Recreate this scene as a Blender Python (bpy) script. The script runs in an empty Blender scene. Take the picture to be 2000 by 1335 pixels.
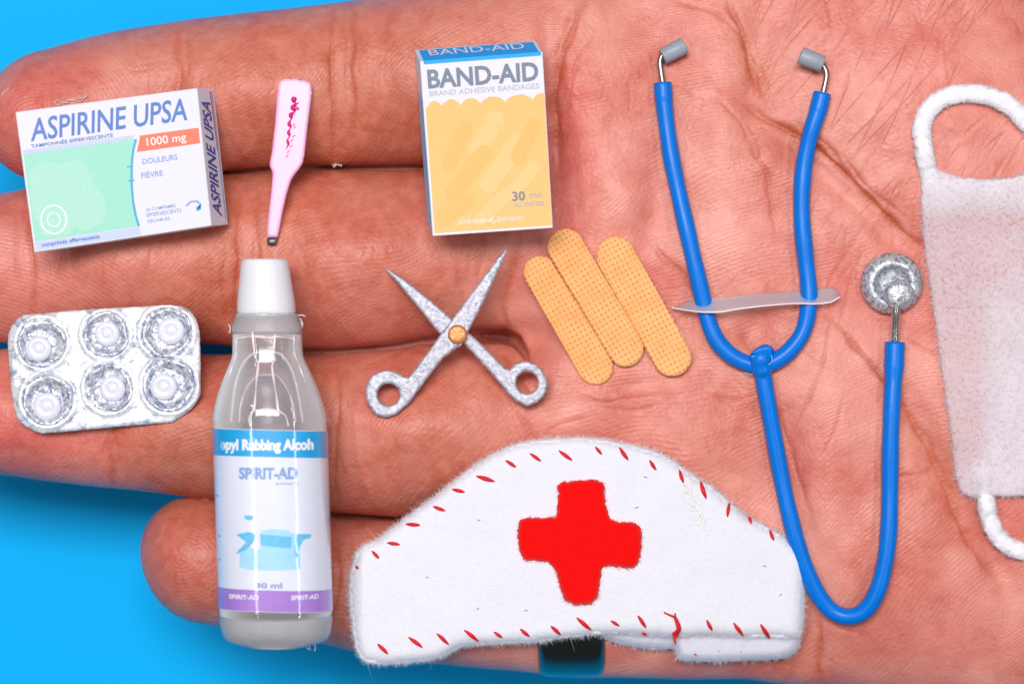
import bpy, math, random
import numpy as np
from mathutils import Vector, Matrix, geometry, noise as mnoise
from mathutils.bvhtree import BVHTree

S = 6e-5          # metres per photo pixel: the frame is about 12 cm wide
H = 4500.0        # camera height above the finger tops, in the same units
CX, CY = 1000.0, 667.5
random.seed(7)
rng = np.random.default_rng(7)
scene = bpy.context.scene
col = scene.collection

# ------------------------------------------------------------------ camera
cam_data = bpy.data.cameras.new('camera')
cam = bpy.data.objects.new('camera', cam_data)
col.objects.link(cam)
cam.location = (0, 0, H*S)
cam_data.sensor_width = 36.0
cam_data.lens = 36.0*H/2000.0
cam_data.clip_start = 0.01
cam_data.clip_end = 20.0
cam_data.dof.use_dof = True
cam_data.dof.focus_distance = (H-30)*S
cam_data.dof.aperture_fstop = 14.0
scene.camera = cam

# ------------------------------------------------------------------ light
world = bpy.data.worlds.new('World')
scene.world = world
world.use_nodes = True
wn = world.node_tree.nodes
bg = wn['Background']
bg.inputs['Color'].default_value = (0.86, 0.93, 1.0, 1)
bg.inputs['Strength'].default_value = 0.06

def area(name, loc, target, size, size_y, power, color=(1, 1, 1)):
    d = bpy.data.lights.new(name, 'AREA')
    d.shape = 'RECTANGLE'
    d.size = size*S
    d.size_y = size_y*S
    d.energy = power
    d.color = color
    o = bpy.data.objects.new(name, d)
    col.objects.link(o)
    o.location = Vector(loc)*S
    zc = (Vector(loc)-Vector(target)).normalized()      # the panel's long side stays along the photo's vertical
    xc = Vector((0, 1, 0)).cross(zc).normalized()
    yc = zc.cross(xc)
    o.rotation_euler = Matrix((xc, yc, zc)).transposed().to_euler()
    return o
# two tall strip softboxes beside the lens, and a big soft panel up and to the left
area('strip_softbox', (-3200, -200, 6600), (-300, 0, 0), 150, 7600, 0.44, (1, .98, .96))
area('strip_softbox', (4200, -200, 6000), (-300, 0, 0), 150, 7600, 0.42, (1, .98, .96))
area('key_softbox', (-700, 2050, 8500), (0, 0, 0), 4200, 2000, 2.65, (1, .97, .94))

scene.view_settings.view_transform = 'Standard'
scene.view_settings.look = 'None'
scene.view_settings.exposure = 0.0
scene.view_settings.gamma = 1.0

# ------------------------------------------------------------------ helpers
def W(px, py, z=0.0):
    """point seen at photo pixel (px,py) when it lies at height z (all in px units)"""
    k = (H-z)/H
    return Vector(((px-CX)*k, (CY-py)*k, z))

def tag(o, label=None, cat=None, group=None, kind=None):
    if label: o['label'] = label
    if cat: o['category'] = cat
    if group: o['group'] = group
    if kind: o['kind'] = kind
    return o

def root(name, label, cat, px, py, z, group=None):
    o = bpy.data.objects.new(name, None)
    col.objects.link(o)
    o.empty_display_size = 20*S
    o.location = W(px, py, z)*S
    return tag(o, label, cat, group)

def mesh_obj(name, verts, faces, mat, parent=None, smooth=True, label=None, kind=None, base=None):
    """verts in world px units; stored relative to the top-level parent's location"""
    off = np.zeros(3)
    p = parent
    while p is not None:
        off += np.array(p.location)/S
        p = p.parent
    if parent is None and base is not None:
        off = np.array(base, dtype=float)
    v = (np.asarray([tuple(q) for q in verts] if not isinstance(verts, np.ndarray) else verts, dtype=float)-off)*S
    me = bpy.data.meshes.new(name)
    me.from_pydata([tuple(q) for q in v], [], faces if not isinstance(faces, np.ndarray) else faces.tolist())
    me.update()
    if smooth:
        me.polygons.foreach_set('use_smooth', [True]*len(me.polygons))
    if mat: me.materials.append(mat)
    o = bpy.data.objects.new(name, me)
    col.objects.link(o)
    if parent is not None:
        o.parent = parent
    elif base is not None:
        o.location = Vector(base)*S
    if label: o['label'] = label
    if kind: o['kind'] = kind
    return o

class NT:
    def __init__(s, name):
        s.m = bpy.data.materials.new(name)
        s.m.use_nodes = True
        s.t = s.m.node_tree
        s.b = s.t.nodes['Principled BSDF']
        s.out = s.t.nodes['Material Output']
        s._c = None
    def n(s, typ, **kw):
        nd = s.t.nodes.new(typ)
        for k, v in kw.items():
            if k.startswith('i_'):
                key = k[2:].replace('_', ' ')
                nd.inputs[key].default_value = v
            else:
                setattr(nd, k, v)
        return nd
    def l(s, a, b): s.t.links.new(a, b)
    def co(s):
        # object coordinates brought to photo-pixel units
        if s._c is None:
            tc = s.n('ShaderNodeTexCoord')
            vm = s.n('ShaderNodeVectorMath', operation='SCALE')
            vm.inputs['Scale'].default_value = 1.0/S
            s.l(tc.outputs['Object'], vm.inputs[0])
            s._c = vm.outputs[0]
        return s._c
    def noise(s, size, detail=3, rough=.5, dist=0, vec=None):
        nd = s.n('ShaderNodeTexNoise')
        nd.inputs['Scale'].default_value = 1.0/size
        nd.inputs['Detail'].default_value = detail
        nd.inputs['Roughness'].default_value = rough
        nd.inputs['Distortion'].default_value = dist
        s.l(vec or s.co(), nd.inputs['Vector'])
        return nd.outputs['Fac']
    def voro(s, size, feature='F1', out='Distance', vec=None):
        nd = s.n('ShaderNodeTexVoronoi', feature=feature)
        nd.inputs['Scale'].default_value = 1.0/size
        s.l(vec or s.co(), nd.inputs['Vector'])
        return nd.outputs[out]
    def ramp(s, fac, stops):
        nd = s.n('ShaderNodeValToRGB')
        cr = nd.color_ramp
        while len(cr.elements) < len(stops): cr.elements.new(.5)
        for e, (p, c) in zip(cr.elements, stops):
            e.position = p
            e.color = (c, c, c, 1) if isinstance(c, (int, float)) else (*c, 1)
        s.l(fac, nd.inputs[0])
        return nd.outputs[0]
    def mix(s, fac, a, b, blend='MIX'):
        nd = s.n('ShaderNodeMix', data_type='RGBA', blend_type=blend)
        for sock, v in ((nd.inputs[0], fac), (nd.inputs[6], a), (nd.inputs[7], b)):
            if isinstance(v, (int, float)): sock.default_value = v if sock.type == 'VALUE' else (v, v, v, 1)
            elif isinstance(v, tuple): sock.default_value = (*v, 1)
            else: s.l(v, sock)
        return nd.outputs[2]
    def math(s, op, a, b=None, c=None):
        nd = s.n('ShaderNodeMath', operation=op)
        for i, v in enumerate((a, b, c)):
            if v is None: continue
            if isinstance(v, (int, float)): nd.inputs[i].default_value = v
            else: s.l(v, nd.inputs[i])
        return nd.outputs[0]
    def attr(s, name):
        nd = s.n('ShaderNodeAttribute', attribute_name=name)
        return nd.outputs['Fac']
    def bump(s, height, dist_px, strength=1.0, prev=None):
        nd = s.n('ShaderNodeBump')
        nd.inputs['Strength'].default_value = strength
        nd.inputs['Distance'].default_value = dist_px*S
        s.l(height, nd.inputs['Height'])
        if prev is not None: s.l(prev, nd.inputs['Normal'])
        return nd.outputs[0]
    def set(s, **kw):
        for k, v in kw.items():
            key = k.replace('_', ' ')
            sock = s.b.inputs[key]
            if isinstance(v, (int, float)): sock.default_value = v
            elif isinstance(v, tuple): sock.default_value = (*v, 1) if sock.type == 'RGBA' else v
            else: s.l(v, sock)
        return s

def srgb(r, g, b):
    f = lambda c: ((c/255+.055)/1.055)**2.4 if c > 10 else c/255/12.92
    return (f(r), f(g), f(b))

def smooth_interp(xs, ys):
    """monotone-ish cubic through control points, vectorised"""
    xs = np.array(xs, float); ys = np.array(ys, float)
    d = np.diff(ys)/np.diff(xs)
    m = np.empty_like(ys)
    m[0] = d[0]; m[-1] = d[-1]
    m[1:-1] = np.where(d[:-1]*d[1:] > 0, 2*d[:-1]*d[1:]/(d[:-1]+d[1:]+1e-9*np.sign(d[:-1]+d[1:]+1e-30)), 0)
    def f(x):
        x = np.clip(np.asarray(x, float), xs[0], xs[-1])
        i = np.clip(np.searchsorted(xs, x)-1, 0, len(xs)-2)
        h = xs[i+1]-xs[i]; t = (x-xs[i])/h
        return ((2*t**3-3*t**2+1)*ys[i]+(t**3-2*t**2+t)*h*m[i]+(-2*t**3+3*t**2)*ys[i+1]+(t**3-t**2)*h*m[i+1])
    return f

def spline(pts, step=6.0):
    """Catmull-Rom through points (any dimension), resampled"""
    P = np.array(pts, float)
    P = np.vstack([2*P[0]-P[1], P, 2*P[-1]-P[-2]])
    out = []
    for i in range(1, len(P)-2):
        n = max(2, int(np.linalg.norm(P[i+1]-P[i])/step))
        for t in np.arange(n)/n:
            a, b, c, d = P[i-1], P[i], P[i+1], P[i+2]
            out.append(.5*((2*b)+(-a+c)*t+(2*a-5*b+4*c-d)*t*t+(-a+3*b-3*c+d)*t**3))
    out.append(P[-2])
    return np.array(out)

# smooth 2-D value noise (numpy), for relief fields
_tab = rng.random((64, 64))
def vnoise(x, y, size, seed=0):
    x = np.asarray(x)/size+seed*13.37; y = np.asarray(y)/size+seed*7.91
    xi = np.floor(x).astype(int); yi = np.floor(y).astype(int)
    fx = x-xi; fy = y-yi
    fx = fx*fx*fx*(fx*(fx*6-15)+10); fy = fy*fy*fy*(fy*(fy*6-15)+10)
    g = lambda a, b: _tab[a % 64, b % 64]
    return ((g(xi, yi)*(1-fx)+g(xi+1, yi)*fx)*(1-fy)+(g(xi, yi+1)*(1-fx)+g(xi+1, yi+1)*fx)*fy)*2-1

# ------------------------------------------------------------------ backdrop
def make_backdrop():
    m = NT('blue_paper')
    c = m.mix(m.noise(900, 2), (0.0, .43, .98), (0.0, .47, 1.0))
    m.set(Base_Color=c, Roughness=.6)
    m.b.inputs['Specular IOR Level'].default_value = .1
    m.l(m.bump(m.noise(14, 3), .5, .2), m.b.inputs['Normal'])
    r = 9000
    n = 24
    vs = []; fs = []
    for j in range(n+1):
        for i in range(n+1):
            x = -r+2*r*i/n; y = -r+2*r*j/n
            vs.append((x, y, -640+12*math.sin(x/1700)+9*math.cos(y/1300)))
    for j in range(n):
        for i in range(n):
            a = j*(n+1)+i
            fs.append((a, a+1, a+n+2, a+n+1))
    o = mesh_obj('backdrop', vs, fs, m.m)
    o['kind'] = 'structure'
    o['label'] = 'plain bright blue paper backdrop below the hand'
make_backdrop()
# ------------------------------------------------------------------ hand
KS = (H+145)/H     # finger outlines are seen at about this depth
def fx(px): return (px-CX)*KS
def fy(py): return (CY-py)*KS

class Finger:
    def __init__(s, edges, hz, zc, tipx, tipr, endx, endr, p=2.0):
        e = np.array(edges, float)
        s.yc = smooth_interp(fx(e[:, 0]), (fy(e[:, 1])+fy(e[:, 2]))/2)
        s.w = smooth_interp(fx(e[:, 0]), (fy(e[:, 1])-fy(e[:, 2]))/2)
        hz = np.array(hz, float); zc = np.array(zc, float)
        s.h = smooth_interp(fx(hz[:, 0]), hz[:, 1])
        s.zc = smooth_interp(fx(zc[:, 0]), zc[:, 1])
        if p < 2.5:      # deep, round finger sections
            h0, z0 = s.h, s.zc
            s.h = lambda x: h0(x)*1.22
            s.zc = lambda x: z0(x)-h0(x)*.22
        s.t0 = fx(tipx)+tipr; s.tr = tipr
        s.e0 = fx(endx)-endr; s.er = endr
        s.p = p
    def d(s, x, y, z):
        p = s.p
        w = s.w(x); h = s.h(x)
        # asymmetric section: flatter, fuller on the palm side
        q = (np.abs((y-s.yc(x))/w)**p+np.abs((z-s.zc(x))/h)**p
             + (np.maximum(s.t0-x, 0)/s.tr)**p+(np.maximum(x-s.e0, 0)/s.er)**p)
        return (q**(1/p)-1)*np.minimum(w, h)

index = Finger([(-60, 150, 335), (0, 121, 347), (60, 107, 353), (100, 97, 354), (200, 69, 351), (300, 51, 346), (400, 36, 340),
                (500, 24, 327), (690, 1, 322), (850, -25, 322), (1000, -60, 340), (1150, -85, 360), (1400, -80, 380)],
               [(-60, 96), (100, 112), (200, 118), (350, 112), (500, 122), (660, 114), (850, 124), (1100, 120), (1400, 110)],
               [(-60, -104), (100, -112), (350, -118), (500, -122), (660, -128), (850, -128), (1100, -140), (1400, -160)],
               -34, 118, 1350, 260)
middle = Finger([(-300, 385, 650), (0, 377, 668), (60, 366, 672), (200, 352, 674), (400, 340, 672), (500, 337, 679), (620, 331, 682), (750, 331, 673), (850, 331, 658),
                 (950, 340, 648), (1100, 370, 640), (1400, 400, 620)],
                [(-300, 110), (0, 124), (80, 118), (250, 134), (480, 124), (700, 136), (950, 118), (1100, 110), (1400, 90)],
                [(-300, -122), (0, -128), (80, -134), (250, -134), (480, -140), (700, -136), (950, -150), (1400, -170)],
                -330, 150, 1350, 260)
ring_f = Finger([(-220, 720, 890), (0, 682, 926), (100, 678, 940), (250, 678, 956), (420, 692, 974), (500, 688, 984), (640, 691, 1000), (760, 682, 1008),
                 (850, 667, 1006), (1000, 650, 1000), (1150, 690, 990), (1400, 690, 960)],
                [(-220, 104), (0, 118), (200, 112), (400, 124), (620, 118), (800, 128), (1000, 116), (1400, 90)],
                [(-220, -128), (0, -124), (200, -128), (400, -128), (620, -132), (800, -128), (1000, -138), (1400, -170)],
                -250, 130, 1350, 260)
pinky = Finger([(250, 960, 1180), (300, 963, 1205), (360, 968, 1215), (430, 974, 1225), (540, 990, 1243), (640, 1009, 1262), (720, 1016, 1282), (850, 1015, 1298), (1000, 1000, 1311),
                (1150, 990, 1306), (1400, 980, 1310), (1600, 960, 1320)],
               [(250, 106), (400, 112), (540, 104), (700, 112), (1000, 116), (1300, 120), (1600, 110)],
               [(250, -150), (400, -150), (540, -158), (700, -152), (1000, -150), (1300, -155), (1600, -180)],
               271, 118, 1580, 280)
# outlines of the palm body: x, top edge, bottom edge (px), half thickness, centre z
palm = Finger([(930, -60, 1240), (1050, -110, 1306), (1200, -170, 1303), (1400, -230, 1322), (1600, -260, 1345), (1900, -240, 1385), (2200, -120, 1360), (2500, 120, 1200),
               (2800, 230, 1110), (3600, 230, 1110)],
              [(930, 100), (1100, 128), (1400, 165), (1800, 210), (2200, 220), (2600, 190), (3600, 190)],
              [(930, -170), (1100, -168), (1400, -190), (1800, -215), (2200, -225), (2600, -215), (3600, -215)],
              985, 200, 3600, 300, p=2.9)

def capsule(x, y, z, a, b, ra, rb, k=1.0):
    a = np.array(a, float); b = np.array(b, float); ab = b-a
    t = np.clip(((x-a[0])*ab[0]+(y-a[1])*ab[1]+(z-a[2])*ab[2])/ab.dot(ab), 0, 1)
    d = np.sqrt((x-a[0]-t*ab[0])**2+(y-a[1]-t*ab[1])**2+(k*(z-a[2]-t*ab[2]))**2)
    return d-(ra+(rb-ra)*t)

def web(x, y, z, xs, ys, x0, depth=-215, r=26):
    f_ = smooth_interp(fx(np.array(xs, float)), fy(np.array(ys, float)))
    dx = np.maximum(fx(x0)-x, 0)+np.maximum(x-fx(1060), 0)
    return np.sqrt((y-f_(x))**2+(z-depth)**2+dx*dx)-r

def slit(x, y, z, path, k=.11):
    out = None
    for a, b in zip(path[:-1], path[1:]):
        dx, dy = b[0]-a[0], b[1]-a[1]
        t = np.clip(((x-a[0])*dx+(y-a[1])*dy)/(dx*dx+dy*dy), 0, 1)
        q = np.sqrt((x-a[0]-t*dx)**2+(y-a[1]-t*dy)**2+(k*(z-a[2]-t*(b[2]-a[2])))**2)-(a[3]+(b[3]-a[3])*t)
        out = q if out is None else np.minimum(out, q)
    return out

def smin(a, b, k):
    h = np.clip(.5+.5*(b-a)/k, 0, 1)
    return b+(a-b)*h-k*h*(1-h)

G = [  # soft swellings and hollows of the skin: px, py, sx, sy, angle, height
    (90, 225, 120, 70, 0, 16), (500, 180, 100, 60, 0, 16), (850, 170, 110, 70, 0, 14),
    (240, 510, 130, 70, 0, 18), (700, 500, 120, 70, 0, 20), (660, 165, 26, 120, 0, -7), (350, 190, 22, 110, 0, -6), (480, 500, 30, 120, 0, -8),
    (420, 830, 110, 60, 0, 14), (820, 830, 130, 75, 0, 24), (215, 830, 18, 110, 0, -6), (640, 850, 26, 110, 0, -6),
    (390, 1090, 70, 80, 0, 8),
    (1080, 180, 26, 160, 6, -14), (1190, 330, 70, 190, 8, 20), (1290, 330, 34, 150, -10, -12), (1000, 560, 60, 60, 0, -12), (1040, 660, 50, 34, 0, -46), (975, 662, 70, 26, 0, -46), (1018, 690, 26, 34, 20, -30), (920, 655, 60, 14, 0, -20), (1000, 1000, 90, 22, 0, -40),
    (1420, 300, 90, 200, 10, 16), (1180, 640, 70, 90, 0, 6), (1150, 800, 90, 60, 20, 20), (1340, 880, 90, 90, 0, 18), (1210, 760, 70, 16, 10, -8),
    (1480, 640, 30, 60, -35, -16), (1515, 590, 60, 40, 0, 10), (1660, 380, 260, 30, -42, -16), (1850, 200, 220, 220, 0, 40), (1480, 150, 28, 150, -8, -10),
    (1620, 840, 60, 170, -4, 18), (1560, 980, 26, 160, 12, -14), (1840, 920, 30, 200, 25, -16), (1950, 1080, 26, 140, 20, -14), (1900, 850, 80, 100, 0, 10), (1700, 1130, 200, 140, 0, 22), (1600, 1270, 26, 120, 0, -20),
    (1700, 620, 140, 40, -40, -8), (1300, 620, 60, 60, 0, -10), (960, 990, 120, 26, 0, -16),
]
def relief(x, y):
    """offset of the palm side surface, world px coordinates"""
    b = np.zeros(np.broadcast(x, y).shape)
    for (px, py, sx, sy, ang, hh) in G:
        dx = x-(px-CX); dy = y-(CY-py)
        c, s_ = math.cos(math.radians(ang)), math.sin(math.radians(ang))
        u = (dx*c+dy*s_)/sx; v = (-dx*s_+dy*c)/sy
        b = b+hh*np.exp(-(u*u+v*v))
    return b+3.5*vnoise(x, y, 90, 1)+1.6*vnoise(x, y, 38, 2)

def hand_d(x, y, z, rel):
    zz = z-rel*np.clip((z+170)/110, 0, 1)
    d = smin(index.d(x, y, zz), middle.d(x, y, zz), 2)
    d2 = smin(ring_f.d(x, y, zz), pinky.d(x, y, zz), 2)
    d = smin(d, d2, 2)
    # where the fingers press together deep down
    d = np.minimum(d, web(x, y, z, [0, 300, 600, 850, 1060], [361, 342, 326, 326, 345], 230))
    d = np.minimum(d, web(x, y, z, [0, 300, 600, 760, 850, 1060], [675, 674, 686, 678, 663, 655], 490))
    d = np.minimum(d, web(x, y, z, [600, 760, 1060], [1005, 1012, 1002], 560, -225))
    d = smin(d, palm.d(x, y, zz), 38)
    d = np.minimum(d, web(x, y, z, [800, 1060], [662, 650], 860, -285, 48))
    # the dark pocket where middle and ring finger part
    q = slit(x, y, z, [(-170, 0, -120, 4), (-110, 8, -115, 9), (-60, 12, -112, 14), (-16, 12, -110, 16), (8, 2, -105, 14), (24, -20, -80, 9), (36, -50, -40, 3)], .12)
    q = np.minimum(q, slit(x, y, z, [(-10, -338, -80, 7), (-90, -346, -95, 5)]))
    d = -smin(-d, q, 12)
    t = smin(capsule(x, y, z, (900, 820, -190), (560, 1120, -150), 190, 135),
             capsule(x, y, z, (560, 1120, -150), (300, 1420, -120), 135, 105), 40)
    return smin(d, t, 110)

def build_hand():
    hs = 3.3
    X = np.concatenate([np.arange(-1450, -1080, 22), np.arange(-1080, 1080, hs), np.arange(1080, 3000, 24)])
    Y = np.concatenate([np.arange(-980, -720, 20), np.arange(-720, 720, hs), np.arange(720, 1640, 24)])
    Z = np.arange(-468, 120, 9.0)
    nx, ny, nz = len(X), len(Y), len(Z)
    D = np.empty((nx, ny, nz), np.float32)
    rel = relief(X[:, None], Y[None, :])
    step = 40
    for i in range(0, nx, step):
        sl = slice(i, min(nx, i+step))
        D[sl] = hand_d(X[sl, None, None], Y[None, :, None], Z[None, None, :], rel[sl][:, :, None])
    D[0] = 1; D[-1] = 1
    ins = D < 0
    c = ins[:-1, :-1, :-1].astype(np.int8)
    acc = np.zeros_like(c)
    for a in (0, 1):
        for b in (0, 1):
            for e in (0, 1):
                acc += ins[a:nx-1+a, b:ny-1+b, e:nz-1+e]
    act = (acc > 0) & (acc < 8)
    idx = np.full(act.shape, -1, np.int64)
    I, J, K = np.nonzero(act)
    idx[I, J, K] = np.arange(len(I))
    # vertex = mean of the edge crossings
    P = np.zeros((len(I), 3)); cnt = np.zeros(len(I))
    corners = [(a, b, e) for a in (0, 1) for b in (0, 1) for e in (0, 1)]
    for ca in corners:
        for ax in range(3):
            if ca[ax]: continue
            cb = list(ca); cb[ax] = 1
            va = D[I+ca[0], J+ca[1], K+ca[2]].astype(float); vb = D[I+cb[0], J+cb[1], K+cb[2]].astype(float)
            m = (va < 0) != (vb < 0)
            t = np.where(m, va/np.where(m, va-vb, 1), 0)
            pa = np.stack([X[I+ca[0]], Y[J+ca[1]], Z[K+ca[2]]], 1)
            pb = np.stack([X[I+cb[0]], Y[J+cb[1]], Z[K+cb[2]]], 1)
            P += np.where(m[:, None], pa+(pb-pa)*t[:, None], 0); cnt += m
    P /= cnt[:, None]
    def grad(P, e=1.5):
        x, y, z = P.T
        r = relief(x, y)
        d0 = hand_d(x, y, z, r)
        g = np.stack([hand_d(x+e, y, z, relief(x+e, y))-d0, hand_d(x, y+e, z, relief(x, y+e))-d0, hand_d(x, y, z+e, r)-d0], 1)/e
        return d0, g
    for it in range(2):
        d0, g = grad(P)
        g2 = (g*g).sum(1)
        st = -(d0/np.maximum(g2, .15))[:, None]*g
        ln = np.linalg.norm(st, axis=1, keepdims=True)
        P += st*np.minimum(1, 5/np.maximum(ln, 1e-6))
    d0, g = grad(P)
    Nn = g/np.maximum(np.linalg.norm(g, axis=1, keepdims=True), 1e-6)
    faces = []
    for ax in range(3):
        sa = [slice(None)]*3; sb = [slice(None)]*3
        sa[ax] = slice(0, -1); sb[ax] = slice(1, None)
        A = ins[tuple(sa)]; B = ins[tuple(sb)]
        e = np.argwhere(A != B)
        o1, o2 = [(1, 2), (2, 0), (0, 1)][ax]
        ok = (e[:, o1] > 0) & (e[:, o2] > 0) & (e[:, o1] < (nx, ny, nz)[o1]-1) & (e[:, o2] < (nx, ny, nz)[o2]-1)
        e = e[ok]
        def cell(d1, d2):
            q = e.copy(); q[:, o1] -= d1; q[:, o2] -= d2
            return idx[q[:, 0], q[:, 1], q[:, 2]]
        f = np.stack([cell(1, 1), cell(0, 1), cell(0, 0), cell(1, 0)], 1)
        flip = ~A[e[:, 0], e[:, 1], e[:, 2]]
        f[flip] = f[flip][:, ::-1]
        faces.append(f)
    F = np.concatenate(faces)
    F = F[(F >= 0).all(1)]
    return P, Nn, F

# raster of skin creases, 2 px per cell, in photo pixels
RS = 2.0
RW, RH = 1100, 760
X0R, Y0R = -100, -80
crease = np.zeros((RH, RW), np.float32)
def stamp(pts, width, depth, taper=True, wob=2.5):
    c = spline(pts, 2.5)
    n = len(c)
    ph = random.random()*50
    ii = np.arange(n)
    c = c+wob*np.stack([vnoise(ii/9.0+ph, ph+0*ii, 1.6, 3), vnoise(ii/9.0+ph, ph+9+0*ii, 1.6, 4)], 1)
    for i, (x, y) in enumerate(c):
        t = i/max(1, n-1)
        a = depth*(min(1, 4*min(t, 1-t)+.15) if taper else 1)*(0.8+.4*random.random())
        w = width*(.8+.3*math.sin(i*.23+ph))
        r = int(w*2.4/RS)+2
        cx, cy = (x-X0R)/RS, (y-Y0R)/RS
        ix, iy = int(cx), int(cy)
        if ix-r < 0 or iy-r < 0 or ix+r >= RW or iy+r >= RH: continue
        yy, xx = np.mgrid[iy-r:iy+r+1, ix-r:ix+r+1]
        d2 = ((xx-cx)**2+(yy-cy)**2)*RS*RS
        g = a*np.exp(-d2/(w*w))
        v = crease[iy-r:iy+r+1, ix-r:ix+r+1]
        np.maximum(v, g, out=v)

def make_creases():
    big = [
        # finger joints
        ([(352, 48), (345, 90), (350, 140), (346, 200)], 7, .45), ([(366, 52), (368, 110), (362, 150)], 4, .3),
        ([(655, 5), (648, 60), (646, 120), (652, 200), (650, 310)], 6, .6), ([(688, 2), (690, 60), (686, 130), (692, 220), (688, 300)], 6, .55), ([(668, 40), (672, 100), (668, 150)], 4, .35),
        ([(70, 380), (60, 450), (66, 560), (60, 640)], 6, .5), ([(38, 400), (30, 470), (34, 560)], 4, .3),
        ([(468, 345), (462, 420), (470, 500), (462, 580), (466, 660)], 7, .5), ([(505, 350), (500, 440), (508, 540), (500, 640)], 5, .4), ([(440, 480), (436, 560), (441, 640)], 4, .3),
        ([(222, 820), (216, 870), (220, 930), (232, 960)], 7, .55), ([(206, 850), (200, 900)], 4, .3),
        ([(605, 700), (612, 760), (608, 830)], 6, .4), ([(655, 700), (660, 800), (655, 930), (662, 990)], 6, .45),
        ([(655, 1030), (662, 1110), (655, 1200)], 6, .4), ([(685, 1030), (690, 1130)], 5, .3),
        # finger bases
        ([(1150, -20), (1122, 50), (1100, 110), (1085, 180), (1090, 260), (1092, 340)], 9, .75), ([(1118, 10), (1098, 70), (1074, 120)], 5, .45), ([(1170, 60), (1130, 120), (1110, 190)], 4, .35),
        ([(1010, 480), (1000, 540), (985, 600), (1000, 660)], 10, .5), ([(890, 500), (900, 560), (912, 610)], 6, .35), ([(940, 500), (935, 560), (950, 620)], 4, .3),
        ([(1005, 800), (1030, 835), (1045, 870)], 7, .45), ([(985, 690), (1020, 745), (1060, 790)], 6, .35), ([(1060, 850), (1090, 830), (1150, 815)], 5, .3),
        # long palm lines
        ([(1420, -10), (1440, 45), (1458, 85), (1466, 130), (1484, 190)], 8, .8), ([(1440, 200), (1470, 215), (1500, 238), (1555, 262), (1606, 300), (1660, 350), (1700, 390), (1750, 440), (1830, 500)], 8, 1.0),
        ([(1560, 240), (1620, 290), (1650, 330)], 5, .6), ([(1640, 300), (1700, 372), (1780, 430)], 5, .5),
        ([(1300, 0), (1380, 20), (1430, 50), (1480, 130), (1500, 170)], 5, .45),
        ([(1465, 250), (1478, 300), (1500, 350), (1508, 410), (1515, 460)], 7, .5), ([(1380, 180), (1440, 230), (1470, 290)], 4, .35),
        ([(1270, 470), (1300, 510), (1340, 540), (1380, 590)], 9, .55), ([(1300, 640), (1350, 610), (1400, 590)], 5, .3),
        ([(1440, 640), (1465, 680), (1490, 700), (1520, 670)], 8, .45),
        ([(1600, 605), (1640, 640), (1690, 700), (1740, 760), (1790, 830), (1840, 930), (1870, 985)], 7, .8),
        ([(1760, 800), (1810, 860), (1860, 990), (1900, 1070), (1960, 1150)], 8, .55), ([(1690, 470), (1660, 560), (1640, 640)], 5, .3),
        ([(1625, 600), (1612, 690), (1580, 780), (1540, 850)], 4, .4), ([(1650, 770), (1630, 840), (1600, 900)], 3.5, .35),
        ([(1500, 760), (1530, 840), (1560, 930), (1590, 1020)], 6, .35),
        ([(1130, 765), (1180, 780), (1250, 768), (1330, 775)], 5, .5), ([(1150, 790), (1230, 800), (1300, 788)], 4, .3), ([(1380, 770), (1430, 782), (1480, 770)], 5, .3),
        ([(1590, 1190), (1602, 1240), (1598, 1300), (1610, 1345)], 8, .6), ([(1575, 1180), (1640, 1225), (1700, 1240)], 5, .3),
        ([(1760, 660), (1830, 690), (1900, 700)], 4, .35), ([(1745, 935), (1810, 920), (1870, 890)], 4, .45), ([(1700, 420), (1640, 520), (1600, 600)], 4, .25),
        ([(1290, 160), (1360, 190), (1400, 200)], 4, .3), ([(1310, 330), (1330, 420), (1345, 470)], 7, .3),
    ]
    for p, w, d in big: stamp(p, w, d)
    # fan of thin lines over the thumb mound (top right)
    for k in range(45):
        x = random.uniform(1500, 1990); y = random.uniform(-20, 470)
        if y > 330 and x < 1640: continue
        ang = math.radians(random.choice([52, 62, 40, 100, 115, 70])+random.uniform(-9, 9))
        L = random.uniform(40, 150)
        dx, dy = math.cos(ang)*L, -math.sin(ang)*L
        stamp([(x-dx/2, y-dy/2), (x+random.uniform(-6, 6), y+random.uniform(-6, 6)), (x+dx/2, y+dy/2)], random.uniform(1.9, 2.8), random.uniform(.15, .45))
    # thin lines elsewhere on the palm
    for k in range(230):
        x = random.uniform(1120, 1990); y = random.uniform(60, 1320)
        ang = math.radians(random.choice([-35, -48, 60, 75, 100, -20])+random.uniform(-14, 14))
        L = random.uniform(20, 90)
        dx, dy = math.cos(ang)*L, -math.sin(ang)*L
        stamp([(x-dx/2, y-dy/2), (x+random.uniform(-5, 5), y+random.uniform(-5, 5)), (x+dx/2, y+dy/2)], random.uniform(1.6, 2.4), random.uniform(.1, .27))
    # short cross lines at and between the finger joints
    for k in range(330):
        x = random.uniform(20, 1080)
        y = random.choice([random.uniform(60, 300), random.uniform(360, 650), random.uniform(720, 950), random.uniform(1030, 1220)])
        near = min(abs(x-c) for c in (355, 670, 480, 60, 220, 630, 1090))
        if near > 70 and random.random() < .6: continue
        ang = math.radians(90+random.uniform(-28, 28))
        L = random.uniform(15, 70)
        dx, dy = math.cos(ang)*L, -math.sin(ang)*L
        stamp([(x-dx/2, y-dy/2), (x+random.uniform(-4, 4), y), (x+dx/2, y+dy/2)], random.uniform(1.6, 2.6), random.uniform(.1, .3))
    for k in range(70):
        x = random.uniform(60, 1000); y = random.choice([random.uniform(430, 600), random.uniform(780, 930), random.uniform(100, 280)])
        L = random.uniform(20, 80)
        stamp([(x, y), (x+L/2, y+random.uniform(-6, 6)), (x+L, y+random.uniform(-12, 12))], 1.8, random.uniform(.08, .2))
make_creases()

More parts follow.
